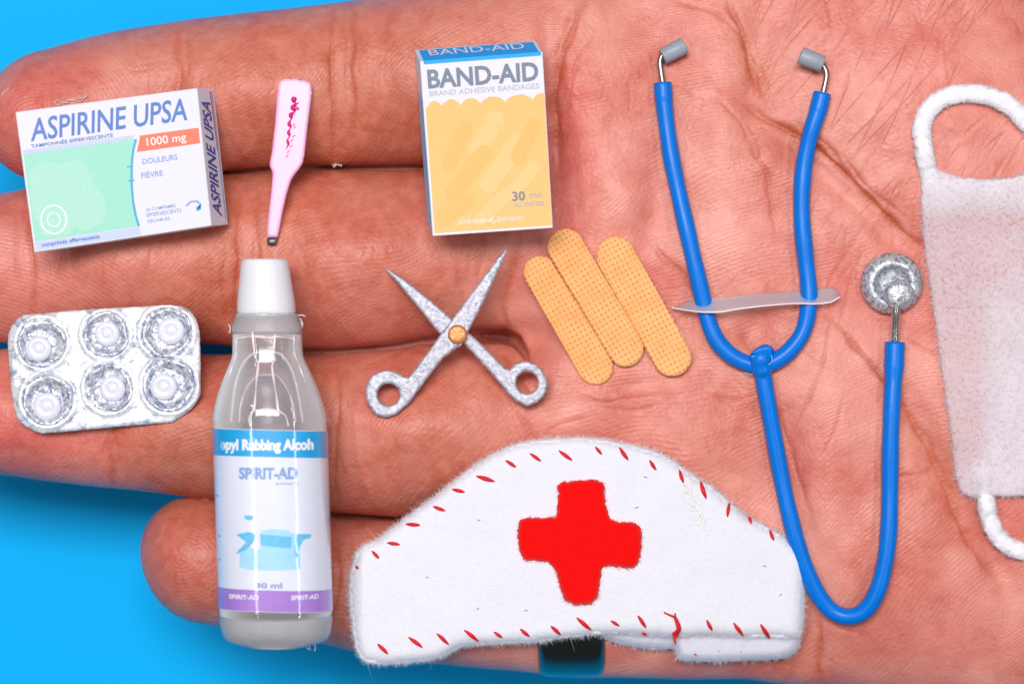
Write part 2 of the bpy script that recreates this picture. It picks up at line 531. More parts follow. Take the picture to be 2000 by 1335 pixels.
def sample(R, x, y):
    u = np.clip((x-X0R)/RS, 0, RW-1.01); v = np.clip((y-Y0R)/RS, 0, RH-1.01)
    i = u.astype(int); j = v.astype(int); a = u-i; b = v-j
    return (R[j, i]*(1-a)+R[j, i+1]*a)*(1-b)+(R[j+1, i]*(1-a)+R[j+1, i+1]*a)*b

def make_hand():
    P, Nn, F = build_hand()
    px = P[:, 0]*H/(H-P[:, 2])+CX; py = CY-P[:, 1]*H/(H-P[:, 2])
    up = np.clip((Nn[:, 2]+.05)/.5, 0, 1)
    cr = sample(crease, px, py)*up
    P = P-Nn*(cr*7.0)[:, None]
    m = NT('skin')
    cre = m.attr('crease')
    blotch = m.noise(150, 4, .55)
    fineb = m.noise(26, 3, .6)
    pale = srgb(232, 160, 148); mid = srgb(204, 110, 98); red = srgb(204, 88, 84)
    c = m.mix(m.ramp(blotch, [(.36, 0.0), (.66, 1.0)]), mid, pale)
    c = m.mix(m.math('MULTIPLY', m.attr('redness'), .85), c, red)
    c = m.mix(m.math('MULTIPLY', m.attr('tan'), .75), c, srgb(178, 88, 58))
    c = m.mix(m.ramp(fineb, [(.35, 0.0), (.7, .35)]), c, srgb(232, 158, 138))
    c = m.mix(m.math('MULTIPLY', m.ramp(m.noise(9, 4, .7), [(.3, 0), (.75, 1)]), .16), c, srgb(170, 70, 52))
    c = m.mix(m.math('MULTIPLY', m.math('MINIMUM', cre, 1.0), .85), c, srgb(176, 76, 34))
    # fine straight skin lines: contours of stretched noise
    def hair_lines(ang, lng, sht, w):
        mp = m.n('ShaderNodeMapping'); mp.vector_type = 'TEXTURE'
        mp.inputs['Rotation'].default_value = (0, 0, math.radians(ang)); mp.inputs['Scale'].default_value = (lng, sht, 400)
        m.l(m.co(), mp.inputs[0])
        n_ = m.noise(1.0, 1, .4, 0, mp.outputs[0])
        return m.ramp(m.math('ABSOLUTE', m.math('SUBTRACT', n_, .5)), [(0.0, 1.0), (w, 0.0)])
    fan = m.attr('fan')
    fl = m.math('MAXIMUM', hair_lines(48, 900, 40, .02), hair_lines(66, 700, 60, .014))
    fl = m.math('MULTIPLY', m.math('MULTIPLY', fl, fan), m.ramp(m.noise(60, 2), [(.38, .1), (.6, 1.)]))
    #gl_ = m.math('MULTIPLY', m.math('MAXIMUM', hair_lines(-38, 160, 70, .010), hair_lines(84, 140, 60, .010)), m.ramp(m.noise(90, 2), [(.45, 0.), (.6, .6)]))
    c = m.mix(m.math('MULTIPLY', fl, .38), c, srgb(158, 56, 44))
    # friction ridges: a phase per vertex, drawn as sines
    sa = m.math('SINE', m.attr('phase_a')); sb = m.math('SINE', m.attr('phase_b'))
    bl = m.attr('phase_mix')
    rid = m.math('ADD', m.math('MULTIPLY', sa, bl), m.math('MULTIPLY', sb, m.math('SUBTRACT', 1.0, bl)))
    fade = m.ramp(m.noise(70, 2), [(.35, .25), (.65, 1.0)])
    rid = m.math('MULTIPLY', rid, fade)
    c = m.mix(m.math('MULTIPLY', m.math('MULTIPLY_ADD', rid, .5, .5), .10), c, srgb(168, 72, 58))
    m.set(Base_Color=c, Roughness=m.ramp(m.noise(40, 3), [(.3, .36), (.7, .5)]))
    m.b.inputs['Specular IOR Level'].default_value = .42
    m.b.inputs['Subsurface Weight'].default_value = .06
    m.b.inputs['Subsurface Radius'].default_value = (1.0, .3, .16)
    m.b.inputs['Subsurface Scale'].default_value = 8*S
    rid = m.math('MULTIPLY', rid, m.math('SUBTRACT', 1.0, m.math('MULTIPLY', fan, .7)))
    b0 = m.bump(m.math('SUBTRACT', 1.0, fl), 1.6, .5)
    b1 = m.bump(rid, .65, .3, b0)
    b2 = m.bump(m.noise(7, 4, .65), 2.2, .5, b1)
    b3 = m.bump(m.math('MULTIPLY', m.voro(13, 'DISTANCE_TO_EDGE'), 1.0), 4.0, .3, b2)
    m.l(b3, m.b.inputs['Normal'])
    base = (-600, 0, -260)
    o = mesh_obj('hand', P, F, m.m, base=base)
    tag(o, 'bare right hand held palm up over blue paper, carrying all the miniature medical things', 'hand')
    me = o.data
    def put(name, arr):
        a = me.attributes.new(name, 'FLOAT', 'POINT')
        a.data.foreach_set('value', np.asarray(arr, np.float32))
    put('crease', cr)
    # reddish skin: finger tips, edges of the pads, hollows
    red = np.zeros(len(P))
    for (x, y, sx, sy, a) in [(20, 300, 130, 120, .9), (90, 820, 200, 130, .85), (350, 1090, 110, 130, .7), (60, 520, 120, 160, .4), (300, 760, 160, 40, .5), (1110, 330, 60, 260, .7), (1030, 760, 60, 100, .6),
                              (1500, 520, 60, 90, .5), (1700, 560, 160, 90, .5), (1250, 560, 110, 60, .5), (1780, 1230, 180, 100, .5), (1720, 150, 200, 120, .5), (1450, 800, 80, 60, .35), (700, 90, 250, 50, .3)]:
        red += a*np.exp(-((px-x)/sx)**2-((py-y)/sy)**2)
    red += .35*vnoise(px, py, 120, 5)
    put('redness', np.clip(red, 0, 1))
    put('fan', 1/(1+np.exp(-((px-1500)+(220-py)*.35)/50))*1/(1+np.exp((py-500)/60)))
    tan = 1/(1+np.exp((px-980)/70))*np.clip((px-120)/160, 0, 1)*.8+.25*vnoise(px, py, 160, 9)
    for (x, y, sx, sy, a) in [(1460, 120, 40, 150, .5), (1580, 280, 130, 40, .5), (1350, 880, 150, 80, .4), (1850, 850, 60, 150, .5), (1500, 560, 160, 60, .3)]:
        tan += a*np.exp(-((px-x)/sx)**2-((py-y)/sy)**2)
    put('tan', np.clip(tan, 0, 1))
    k = 2*math.pi/7.6
    wob = 60*vnoise(px, py, 300, 6)+9*vnoise(px, py, 110, 7)
    # tips of index and little finger: loops; phalanges: bowed lines across
    d1 = np.sqrt(((px-70)*.8)**2+((py-235)*1.0)**2+1)
    d2 = np.sqrt(((px-355)*.8)**2+((py-1090))**2+1)
    d3 = np.sqrt(((px+80)*.75)**2+((py-800))**2+1)
    pa = py*.75+px*.55+wob
    pa = np.where(px < 290, np.where(py < 362, d1*1.1, d3), pa)
    pa = np.where((py > 960) & (px < 600), d2, pa)
    put('phase_a', pa*k)
    pb = px*.25+py*.97+wob*1.3
    sel = 1/(1+np.exp(-(px-1600)/60))
    put('phase_b', pb*k)
    put('phase_mix', np.clip(np.where(px < 1040, 1, 0)+np.clip((py-900)/100, 0, 1)*np.clip((px-1300)/200, 0, 1), 0, 1))
    return o
hand = make_hand()
_bvh = BVHTree.FromObject(hand, bpy.context.evaluated_depsgraph_get())
def hz(px, py):
    """height of the hand surface seen at a photo pixel"""
    z = 0.0
    for _ in range(3):
        q = W(px, py, z)*S-hand.location
        q.z = 400*S
        r = _bvh.ray_cast(q, Vector((0, 0, -1)))
        if r[0] is None: return -240.0
        z = (r[0].z+hand.location.z)/S
    return z
def hmax(pts, r=0):
    return max(hz(p[0], p[1]) for p in pts)
# ------------------------------------------------------------------ shared builders
def resample(poly, step, closed=True):
    P = np.array(poly, float)
    if closed: P = np.vstack([P, P[:1]])
    seg = np.linalg.norm(np.diff(P, axis=0), axis=1)
    L = np.concatenate([[0], np.cumsum(seg)])
    n = max(6, int(L[-1]/step))
    t = np.linspace(0, L[-1], n, endpoint=not closed)
    return np.stack([np.interp(t, L, P[:, 0]), np.interp(t, L, P[:, 1])], 1)

def closed_spline(pts, step=6.0):
    P = np.array(pts, float); n = len(P); out = []
    for i in range(n):
        a, b, c, d = P[i-1], P[i], P[(i+1) % n], P[(i+2) % n]
        k = max(2, int(np.linalg.norm(c-b)/step))
        for t in np.arange(k)/k:
            out.append(.5*((2*b)+(-a+c)*t+(2*a-5*b+4*c-d)*t*t+(-a+3*b-3*c+d)*t**3))
    return np.array(out)

def inside(poly, x, y):
    r = np.zeros(len(x), bool); n = len(poly)
    for i in range(n):
        x1, y1 = poly[i]; x2, y2 = poly[(i+1) % n]
        c = ((y1 > y) != (y2 > y))
        with np.errstate(divide='ignore', invalid='ignore'):
            r ^= c & (x < (x2-x1)*(y-y1)/(y2-y1+1e-12)+x1)
    return r

def dist_poly(poly, x, y):
    d = np.full(len(x), 1e9); n = len(poly)
    for i in range(n):
        a = poly[i]; b = poly[(i+1) % n]; ab = b-a
        t = np.clip(((x-a[0])*ab[0]+(y-a[1])*ab[1])/max(ab.dot(ab), 1e-9), 0, 1)
        d = np.minimum(d, np.hypot(x-a[0]-t*ab[0], y-a[1]-t*ab[1]))
    return d

def slab(name, outline, top, bottom, mat, parent, step=7.0, holes=(), smooth=True, rough_edge=0.0, attrs=False, mapper=None, kind=None):
    """solid of real thickness between two height functions of (px,py,distance to edge)"""
    mapper = mapper or (lambda x, y, z: W(x, y, z))
    polys = [resample(outline, step)]+[resample(h, min(step, 4)) for h in holes]
    if rough_edge:
        polys = [p+rng.normal(0, rough_edge, p.shape) for p in polys]
    pts = []; edges = []
    for p in polys:
        b = len(pts)
        pts += [tuple(q) for q in p]
        edges += [(b+i, b+(i+1) % len(p)) for i in range(len(p))]
    mn = polys[0].min(0); mx = polys[0].max(0)
    gx, gy = np.meshgrid(np.arange(mn[0], mx[0], step), np.arange(mn[1], mx[1], step*.87))
    gx = gx+(np.arange(gx.shape[0]) % 2)[:, None]*step*.5
    gx = gx.ravel(); gy = gy.ravel()
    ok = inside(polys[0], gx, gy)
    for h in polys[1:]: ok &= ~inside(h, gx, gy)
    gx = gx[ok]; gy = gy[ok]
    d = np.full(len(gx), 1e9)
    for p in polys: d = np.minimum(d, dist_poly(p, gx, gy))
    ok = d > step*.45
    gx = gx[ok]; gy = gy[ok]; d = d[ok]
    nb = len(pts)
    pts += list(zip(gx.tolist(), gy.tolist()))
    r = geometry.delaunay_2d_cdt([Vector(p) for p in pts], edges, [], 0, 1e-4)
    V = np.array([(v.x, v.y) for v in r[0]])
    T = np.array([tuple(f) for f in r[2]])
    c = V[T].mean(1)
    keep = inside(polys[0], c[:, 0], c[:, 1])
    for h in polys[1:]: keep &= ~inside(h, c[:, 0], c[:, 1])
    T = T[keep]
    dd = np.full(len(V), 1e9)
    for p in polys: dd = np.minimum(dd, dist_poly(p, V[:, 0], V[:, 1]))
    dd[dd < .05] = 0
    zt = np.array([top(x, y, q) for (x, y), q in zip(V, dd)])
    zb = np.array([bottom(x, y, q) for (x, y), q in zip(V, dd)])
    n = len(V)
    vt = [mapper(x, y, z) for (x, y), z in zip(V, zt)]
    vb = [mapper(x, y, z) for (x, y), z in zip(V, zb)]
    # orient triangles upwards
    e1 = V[T[:, 1]]-V[T[:, 0]]; e2 = V[T[:, 2]]-V[T[:, 0]]
    cr = e1[:, 0]*e2[:, 1]-e1[:, 1]*e2[:, 0]
    T[cr > 0] = T[cr > 0][:, ::-1]      # py grows downwards
    fs = [tuple(t) for t in T]+[tuple(n+q for q in t[::-1]) for t in T]
    ed = {}
    for t in T:
        for a, b in ((t[0], t[1]), (t[1], t[2]), (t[2], t[0])):
            if (b, a) in ed: del ed[(b, a)]
            else: ed[(a, b)] = 1
    fs += [(b, a, a+n, b+n) for a, b in ed]
    return mesh_obj(name, np.array([tuple(q) for q in vt+vb]), fs, mat, parent, smooth, kind=kind)

def frames(P):
    T = np.gradient(P, axis=0); T /= np.linalg.norm(T, axis=1, keepdims=True)+1e-12
    up = np.array([0, 0, 1.0])
    if abs(T[0].dot(up)) > .95: up = np.array([0, 1.0, 0])
    N = []; n = up-T[0]*up.dot(T[0]); n /= np.linalg.norm(n)
    for t in T:
        n = n-t*n.dot(t); n /= np.linalg.norm(n); N.append(n.copy())
    N = np.array(N)
    return T, N, np.cross(T, N)

def tube_geo(P, rad, n=16, cap=True, flat=1.0):
    P = np.array(P, float); T, N, B = frames(P)
    r = np.array([rad(i/(len(P)-1)) for i in range(len(P))]) if callable(rad) else np.full(len(P), float(rad))
    a = np.arange(n)*2*math.pi/n
    ring = P[:, None]+r[:, None, None]*(np.cos(a)[None, :, None]*N[:, None]*flat+np.sin(a)[None, :, None]*B[:, None])
    v = ring.reshape(-1, 3).tolist(); f = []
    for i in range(len(P)-1):
        for j in range(n):
            f.append((i*n+j, (i+1)*n+j, (i+1)*n+(j+1) % n, i*n+(j+1) % n)[::-1])
    if cap:
        f.append(tuple(range(n))); f.append(tuple(range((len(P)-1)*n, len(P)*n))[::-1])
    return v, f

def tube(name, P, rad, mat, parent, n=16, cap=True, **kw):
    v, f = tube_geo(P, rad, n, cap)
    o = mesh_obj(name, np.array(v), f, mat, parent, **kw)
    if cap:
        o.data.polygons[-1].use_smooth = False; o.data.polygons[-2].use_smooth = False
    return o

def lay_path(pts, r, lift=0.0, step=5.0, smooth=9):
    """px path laid on the hand; 3-value points fix their own height"""
    fixed = [len(p) > 2 and p[2] is not None for p in pts]
    c = spline([(p[0], p[1]) for p in pts], step)
    z = np.array([hz(x, y)+r+lift for x, y in c])
    zz = z.copy()
    k = smooth
    pad = np.pad(zz, k, mode='edge')
    mx = np.array([pad[i:i+2*k+1].max() for i in range(len(zz))])
    pad = np.pad(mx, k, mode='edge')
    zz = np.array([pad[i:i+2*k+1].mean() for i in range(len(zz))])
    return c, zz

def lathe(name, origin, axis, prof, mat, parent, n=40, jitter=0.0, **kw):
    """prof: (radius, height along axis)"""
    ax = Vector(axis).normalized()
    u = ax.orthogonal().normalized(); w = ax.cross(u)
    v = []; f = []
    o = Vector(origin)
    for i, (r, h) in enumerate(prof):
        for j in range(n):
            a = 2*math.pi*j/n
            q = o+ax*(h+random.gauss(0, jitter))+(u*math.cos(a)+w*math.sin(a))*(r+random.gauss(0, jitter))
            v.append(tuple(q))
    for i in range(len(prof)-1):
        for j in range(n):
            f.append((i*n+j, i*n+(j+1) % n, (i+1)*n+(j+1) % n, (i+1)*n+j))
    f.append(tuple(range(n))[::-1]); f.append(tuple(range((len(prof)-1)*n, len(prof)*n)))
    return mesh_obj(name, np.array(v), f, mat, parent, **kw)

_tc = {}
def text_geo(s, bold=0.0, space=1.0):
    key = (s, bold, space)
    if key not in _tc:
        cu = bpy.data.curves.new('lettering', 'FONT')
        cu.body = s; cu.offset = bold; cu.space_character = space; cu.resolution_u = 3
        ob = bpy.data.objects.new('lettering', cu)
        me = bpy.data.meshes.new_from_object(ob)
        v = np.array([tuple(q.co)[:2] for q in me.vertices]); f = [tuple(p.vertices) for p in me.polygons]
        bpy.data.objects.remove(ob); bpy.data.curves.remove(cu); bpy.data.meshes.remove(me)
        _tc[key] = (v, f)
    return _tc[key]

def lettering(name, s, mapf, box, mat, parent, bold=0.0, h=.8, rot=0, shear=0.0, space=1.0, jit=0.0):
    """box = u0,v0,u1,v1 in the panel's own coordinates; rot=1: reads upwards"""
    v, f = text_geo(s, bold, space)
    v = v.copy()
    mn = v.min(0); mx = v.max(0); q = (v-mn)/(mx-mn)
    q[:, 0] = (q[:, 0]+shear*q[:, 1])/(1+abs(shear))
    u0, v0, u1, v1 = box
    if rot == 0:
        U = u0+q[:, 0]*(u1-u0); Vv = v1-q[:, 1]*(v1-v0)
    else:
        U = u0+(1-q[:, 1])*(u1-u0); Vv = v1-q[:, 0]*(v1-v0)
    pts = np.array([tuple(mapf(a, b, h)) for a, b in zip(U, Vv)])
    return mesh_obj(name, pts, f, mat, parent, smooth=False)

def patch(name, mapf, poly, mat, parent, h=.5, n=1):
    """flat printed shape; poly in panel coordinates"""
    pts = [Vector((a, b, 0)) for a, b in poly]
    tri = geometry.tessellate_polygon([pts])
    v = np.array([tuple(mapf(a, b, h)) for a, b in poly])
    return mesh_obj(name, v, [tuple(t) for t in tri], mat, parent, smooth=False)

def strip_patch(name, mapf, u0, v0, u1, v1, mat, parent, h=.5, nu=24, nv=4):
    v = []; f = []
    for j in range(nv+1):
        for i in range(nu+1):
            v.append(tuple(mapf(u0+(u1-u0)*i/nu, v0+(v1-v0)*j/nv, h)))
    for j in range(nv):
        for i in range(nu):
            a = j*(nu+1)+i
            f.append((a, a+nu+1, a+nu+2, a+1))
    return mesh_obj(name, np.array(v), f, mat, parent)

class Quad:
    def __init__(s, TL, TR, BR, BL):
        s.c = [Vector(q) for q in (TL, TR, BR, BL)]
        s.n = (s.c[3]-s.c[0]).cross(s.c[1]-s.c[0]).normalized()
    def __call__(s, u, v, h=0):
        TL, TR, BR, BL = s.c
        return (TL*(1-u)+TR*u)*(1-v)+(BL*(1-u)+BR*u)*v+s.n*h

def simple(name, color, rough=.5, metal=0.0, spec=.5, grain=None, grain_d=1.0, var=0.0, **kw):
    m = NT(name)
    c = color
    if var:
        dk = tuple(x*(1-var) for x in color)
        c = m.mix(m.noise(grain or 10, 4, .6), dk, color)
    m.set(Base_Color=c, Roughness=rough, Metallic=metal)
    m.b.inputs['Specular IOR Level'].default_value = spec
    if grain:
        m.l(m.bump(m.noise(grain, 4, .6), grain_d, .5), m.b.inputs['Normal'])
    for k, v in kw.items():
        m.b.inputs[k.replace('_', ' ')].default_value = v
    return m.m

def ink(name, color, **kw):
    return simple(name, color, .5, spec=.3, grain=5, grain_d=.3, var=.18, **kw)

M = {}
M['card'] = simple('printed_card', srgb(220, 220, 232), .55, grain=7, grain_d=.7, var=.06, spec=.35)
M['ink_blue'] = ink('ink_blue', srgb(84, 124, 204))
M['ink_darkblue'] = ink('ink_dark_blue', srgb(72, 86, 172))
M['ink_pale'] = ink('ink_pale_blue', srgb(140, 165, 222))
M['ink_mint'] = ink('ink_mint', srgb(158, 222, 204))
M['ink_mint2'] = ink('ink_mint_pale', srgb(172, 224, 208))
M['ink_lav'] = ink('ink_lavender', srgb(196, 206, 240))
M['ink_cyan'] = ink('ink_cyan', srgb(58, 172, 222))
M['ink_orange'] = ink('ink_orange', srgb(242, 124, 98))
M['ink_white'] = ink('ink_white', srgb(244, 240, 244))
M['ink_red'] = ink('ink_red', srgb(218, 72, 112))
M['ink_grey'] = ink('ink_grey', srgb(120, 130, 152))
M['ink_lgrey'] = ink('ink_light_grey', srgb(178, 182, 200))
M['ink_box_blue'] = ink('ink_box_blue', srgb(0, 164, 242))
M['ink_box_blue2'] = ink('ink_box_blue_lightened', srgb(140, 208, 246))  # side blue lightened in the colour to offset the shade on that face
M['ink_yellow'] = ink('ink_yellow', srgb(240, 190, 116))
M['ink_yellow2'] = ink('ink_yellow_pale', srgb(241, 197, 132))
M['ink_yellow3'] = ink('ink_yellow_deep', srgb(239, 184, 104))

def carton(parent, front, depth, skew=Vector((0, 0, 0)), bev=2.2, name='carton'):
    import bmesh
    off = -front.n*depth+skew
    vs = list(front.c)+[q+off for q in front.c]
    bm = bmesh.new()
    b = [bm.verts.new(q-Vector(parent.location)/S) for q in vs]
    for f in ((3, 2, 1, 0), (4, 5, 6, 7), (0, 1, 5, 4), (1, 2, 6, 5), (2, 3, 7, 6), (3, 0, 4, 7)):
        bm.faces.new([b[i] for i in f])
    bmesh.ops.recalc_face_normals(bm, faces=bm.faces)
    bmesh.ops.bevel(bm, geom=list(bm.edges), offset=bev, segments=2, affect='EDGES', profile=.6)
    bmesh.ops.scale(bm, vec=(S, S, S), verts=bm.verts)
    me = bpy.data.meshes.new(name); bm.to_mesh(me); bm.free()
    me.materials.append(M['card'])
    o = bpy.data.objects.new(name, me); col.objects.link(o); o.parent = parent
    return off, o

def ell(cx, cy, rx, ry, n=28, a0=0, a1=360):
    return [(cx+rx*math.cos(math.radians(a0+(a1-a0)*i/n)), cy+ry*math.sin(math.radians(a0+(a1-a0)*i/n))) for i in range(n)]

def band(path, w):
    """closed polygon around a polyline (panel units)"""
    P = np.array(path, float); T = np.gradient(P, axis=0); T /= np.linalg.norm(T, axis=1, keepdims=True)
    N = np.stack([-T[:, 1], T[:, 0]], 1)
    return [tuple(q) for q in P+N*w/2]+[tuple(q) for q in (P-N*w/2)[::-1]]

# ------------------------------------------------------------------ aspirin carton
def make_medicine_box():
    zb = max(hz(150, 260), hz(330, 240), hz(150, 440), hz(350, 430))+2
    dep = 78
    lean = 58
    r = root('medicine_box', 'white and mint aspirin carton lying across the tips of the upper two fingers', 'medicine box', 240, 330, zb)
    z0 = zb+dep
    F = Quad(W(30, 219, z0+lean), W(385, 172, z0+2), W(413, 441, z0), W(67, 493, z0+lean-4))
    # skew so that the end panel ends where it is seen
    tgt = (W(415, 177, zb+6)+W(449, 436, zb+4))/2
    mid = (F.c[1]+F.c[2])/2
    sk = tgt-(mid-F.n*dep)
    off, r = carton(r, F, dep, sk)
    # white end with printed name
    E = Quad(F.c[1], F.c[1]+off, F.c[2]+off, F.c[2])
    m = M
    strip_patch('mint_field', F, .012, .305, .4, .925, m['ink_mint'], r, .4, 4, 4)
    curve = [(.633, .305), (.612, .38), (.597, .46), (.588, .54), (.580, .64), (.578, .74), (.583, .84), (.594, .925)]
    patch('mint_field', F, [(.4, .305)]+curve+[(.4, .925)], m['ink_mint'], r, .4)
    patch('pale_figure', F, [(.03, .42), (.12, .375), (.2, .41), (.3, .39), (.35, .46), (.37, .58), (.42, .68), (.43, .78), (.4, .87), (.3, .91), (.24, .86), (.2, .91), (.06, .9), (.02, .7)], m['ink_mint2'], r, .8)
    patch('pale_circle', F, band(ell(.13, .79, .07, .10, 26)+[(.2, .79)], .008), m['ink_white'], r, 1.1)
    patch('pale_circle', F, band(ell(.13, .79, .035, .05, 20)+[(.165, .79)], .006), m['ink_white'], r, 1.1)
    patch('blue_edge_line', F, band(curve, .012), m['ink_cyan'], r, 1.0)
    patch('lavender_strip', F, [(.01, .93), (.595, .93), (.602, .988), (.01, .988)], m['ink_lav'], r, .5)
    strip_patch('lavender_strip', F, .012, .275, .62, .303, m['ink_lav'], r, .5, 6, 1)
    strip_patch('orange_band', F, .655, .285, .985, .398, m['ink_orange'], r, .5, 4, 1)
    patch('orange_band', F, [(.66, .285), (.63, .398), (.66, .398)], m['ink_orange'], r, .5)
    lettering('printed_title', 'ASPIRINE UPSA', F, (.062, .06, .945, .222), m['ink_blue'], r, bold=.012, shear=.02, h=.9)
    lettering('printed_subtitle', 'TAMPONNÉE EFFERVESCENTE', F, (.06, .236, .51, .268), m['ink_blue'], r, bold=.012, h=1.3)
    lettering('printed_dosage', '1000 mg', F, (.69, .308, .91, .385), m['ink_white'], r, bold=.008, h=1.3)
    lettering('printed_line', 'DOULEURS', F, (.655, .452, .85, .492), m['ink_pale'], r, bold=.01, h=.9)
    lettering('printed_line', 'FIÈVRE', F, (.64, .54, .76, .592), m['ink_pale'], r, bold=.01, h=.9)
    for k, s in enumerate(('20 COMPRIMÉS', 'EFFERVESCENTS', 'SÉCABLES')):
        lettering('printed_line', s, F, (.645, .80+.042*k, (.81, .84, .77)[k], .828+.042*k), m['ink_pale'], r, bold=.008, h=.9)
    lettering('printed_line', 'comprimés effervescents', F, (.045, .94, .37, .978), m['ink_blue'], r, bold=.02, h=1.2)
    patch('logo_swirl', F, band([(.87, .83), (.9, .805), (.935, .81), (.95, .835), (.94, .86), (.925, .87)], .012), m['ink_pale'], r, .9)
    patch('logo_swirl', F, [(.925, .85), (.955, .835), (.95, .87), (.93, .88)], m['ink_cyan'], r, .9)
    for v in (.49, .59): patch('tick_mark', F, [(.565, v), (.6, v), (.6, v+.008), (.565, v+.008)], m['ink_cyan'], r, 1.4)
    lettering('side_title', 'ASPIRINE UPSA', E, (.16, .06, .66, .94), m['ink_darkblue'], r, bold=.02, h=.9, rot=1, shear=.05)
    patch('red_edge_line', E, [(.70, .02), (.76, .02), (.82, .45), (.79, .45)], m['ink_red'], r, .9)
    patch('blue_edge_line', E, [(.82, .02), (.86, .02), (.9, .96), (.86, .96)], m['ink_pale'], r, .9)
make_medicine_box()

# ------------------------------------------------------------------ plaster carton
def make_bandage_box():
    zb = max(hz(870, 180), hz(1000, 170), hz(900, 400), hz(1040, 400), hz(950, 280))+2
    dep = 72
    r = root('bandage_box', 'yellow, white and blue carton of sticking plasters at the base of the index finger', 'bandage box', 945, 280, zb)
    z0 = zb+dep
    F = Quad(W(820, 120, z0+2), W(1060, 102, z0), W(1080, 445, z0+46), W(845, 461, z0+48))
    mid = (F.c[0]+F.c[1])/2
    tgt = (W(807, 95, zb+4)+W(1050, 82, zb+4))/2
    sk = tgt-(mid-F.n*dep)
    off, r = carton(r, F, dep, sk)
    T = Quad(F.c[0]+off, F.c[1]+off, F.c[1], F.c[0])
    L = Quad(F.c[0]+off, F.c[0], F.c[3], F.c[3]+off)
    m = M
    # scalloped yellow field
    top = []
    notch = [.035, .15, .31, .47, .67, .9, 1.04]
    for a, b in zip(notch[:-1], notch[1:]):
        for i in range(8):
            t = i/8
            u = a+(b-a)*t
            if u < .99: top.append((u, .268-.036*math.sin(math.pi*t)**.7+random.uniform(-.002, .002)))
    poly = top+[(.992, .25), (.992, .985), (.018, .985), (.02, .27)]
    patch('yellow_field', F, poly, m['ink_yellow'], r, .5)
    def caps(cx, cy, l, w, ang):
        a = math.radians(ang); asp = 245/345
        pts = [(math.cos(q)*w+(l if math.cos(q) > 0 else -l), math.sin(q)*w) for q in np.linspace(0, 2*math.pi, 24, endpoint=False)]
        return [(cx+(x*math.cos(a)-y*math.sin(a)), cy+(x*math.sin(a)+y*math.cos(a))*asp) for x, y in pts]
    for k, (cx, cy, l, w, a) in enumerate([(.25, .5, .16, .065, -62), (.5, .45, .14, .075, -55), (.33, .66, .2, .07, -48), (.62, .62, .2, .075, -50), (.82, .5, .14, .06, -58), (.78, .72, .13, .06, -45), (.2, .86, .12, .06, -30), (.52, .86, .15, .055, -40)]):
        patch('plaster_print', F, caps(cx, cy, l, w, a), m['ink_yellow2'] if k % 2 else m['ink_yellow3'], r, .8+.1*k)
    lettering('printed_title', 'BAND-AID', F, (.052, .052, .955, .162), m['ink_grey'], r, bold=.03, h=.9)
    lettering('printed_subtitle', 'BRAND ADHESIVE BANDAGES', F, (.06, .176, .955, .207), m['ink_lgrey'], r, bold=.004, h=.9)
    lettering('printed_count', '30', F, (.68, .782, .785, .836), m['ink_grey'], r, bold=.02, h=2.2)
    lettering('printed_line', 'STRIPS', F, (.82, .80, .93, .825), m['ink_lgrey'], r, h=2.2)
    lettering('printed_line', 'ALL ONE SIZE', F, (.69, .846, .94, .87), m['ink_lgrey'], r, bold=.01, h=2.2)
    lettering('printed_signature', 'Johnson & Johnson', F, (.19, .915, .78, .955), m['ink_white'], r, h=2.2, shear=.1)
    strip_patch('blue_top', T, .03, .1, .97, .99, m['ink_box_blue'], r, .5, 4, 1)
    strip_patch('blue_top', F, .03, -.002, .985, .02, m['ink_box_blue'], r, .6, 4, 1)
    lettering('top_title', 'BAND-AID', T, (.1, .15, .88, .62), m['ink_white'], r, bold=.0, h=.9)
    strip_patch('blue_side', L, .1, .235, .98, .985, m['ink_box_blue2'], r, .5, 1, 4)
make_bandage_box()

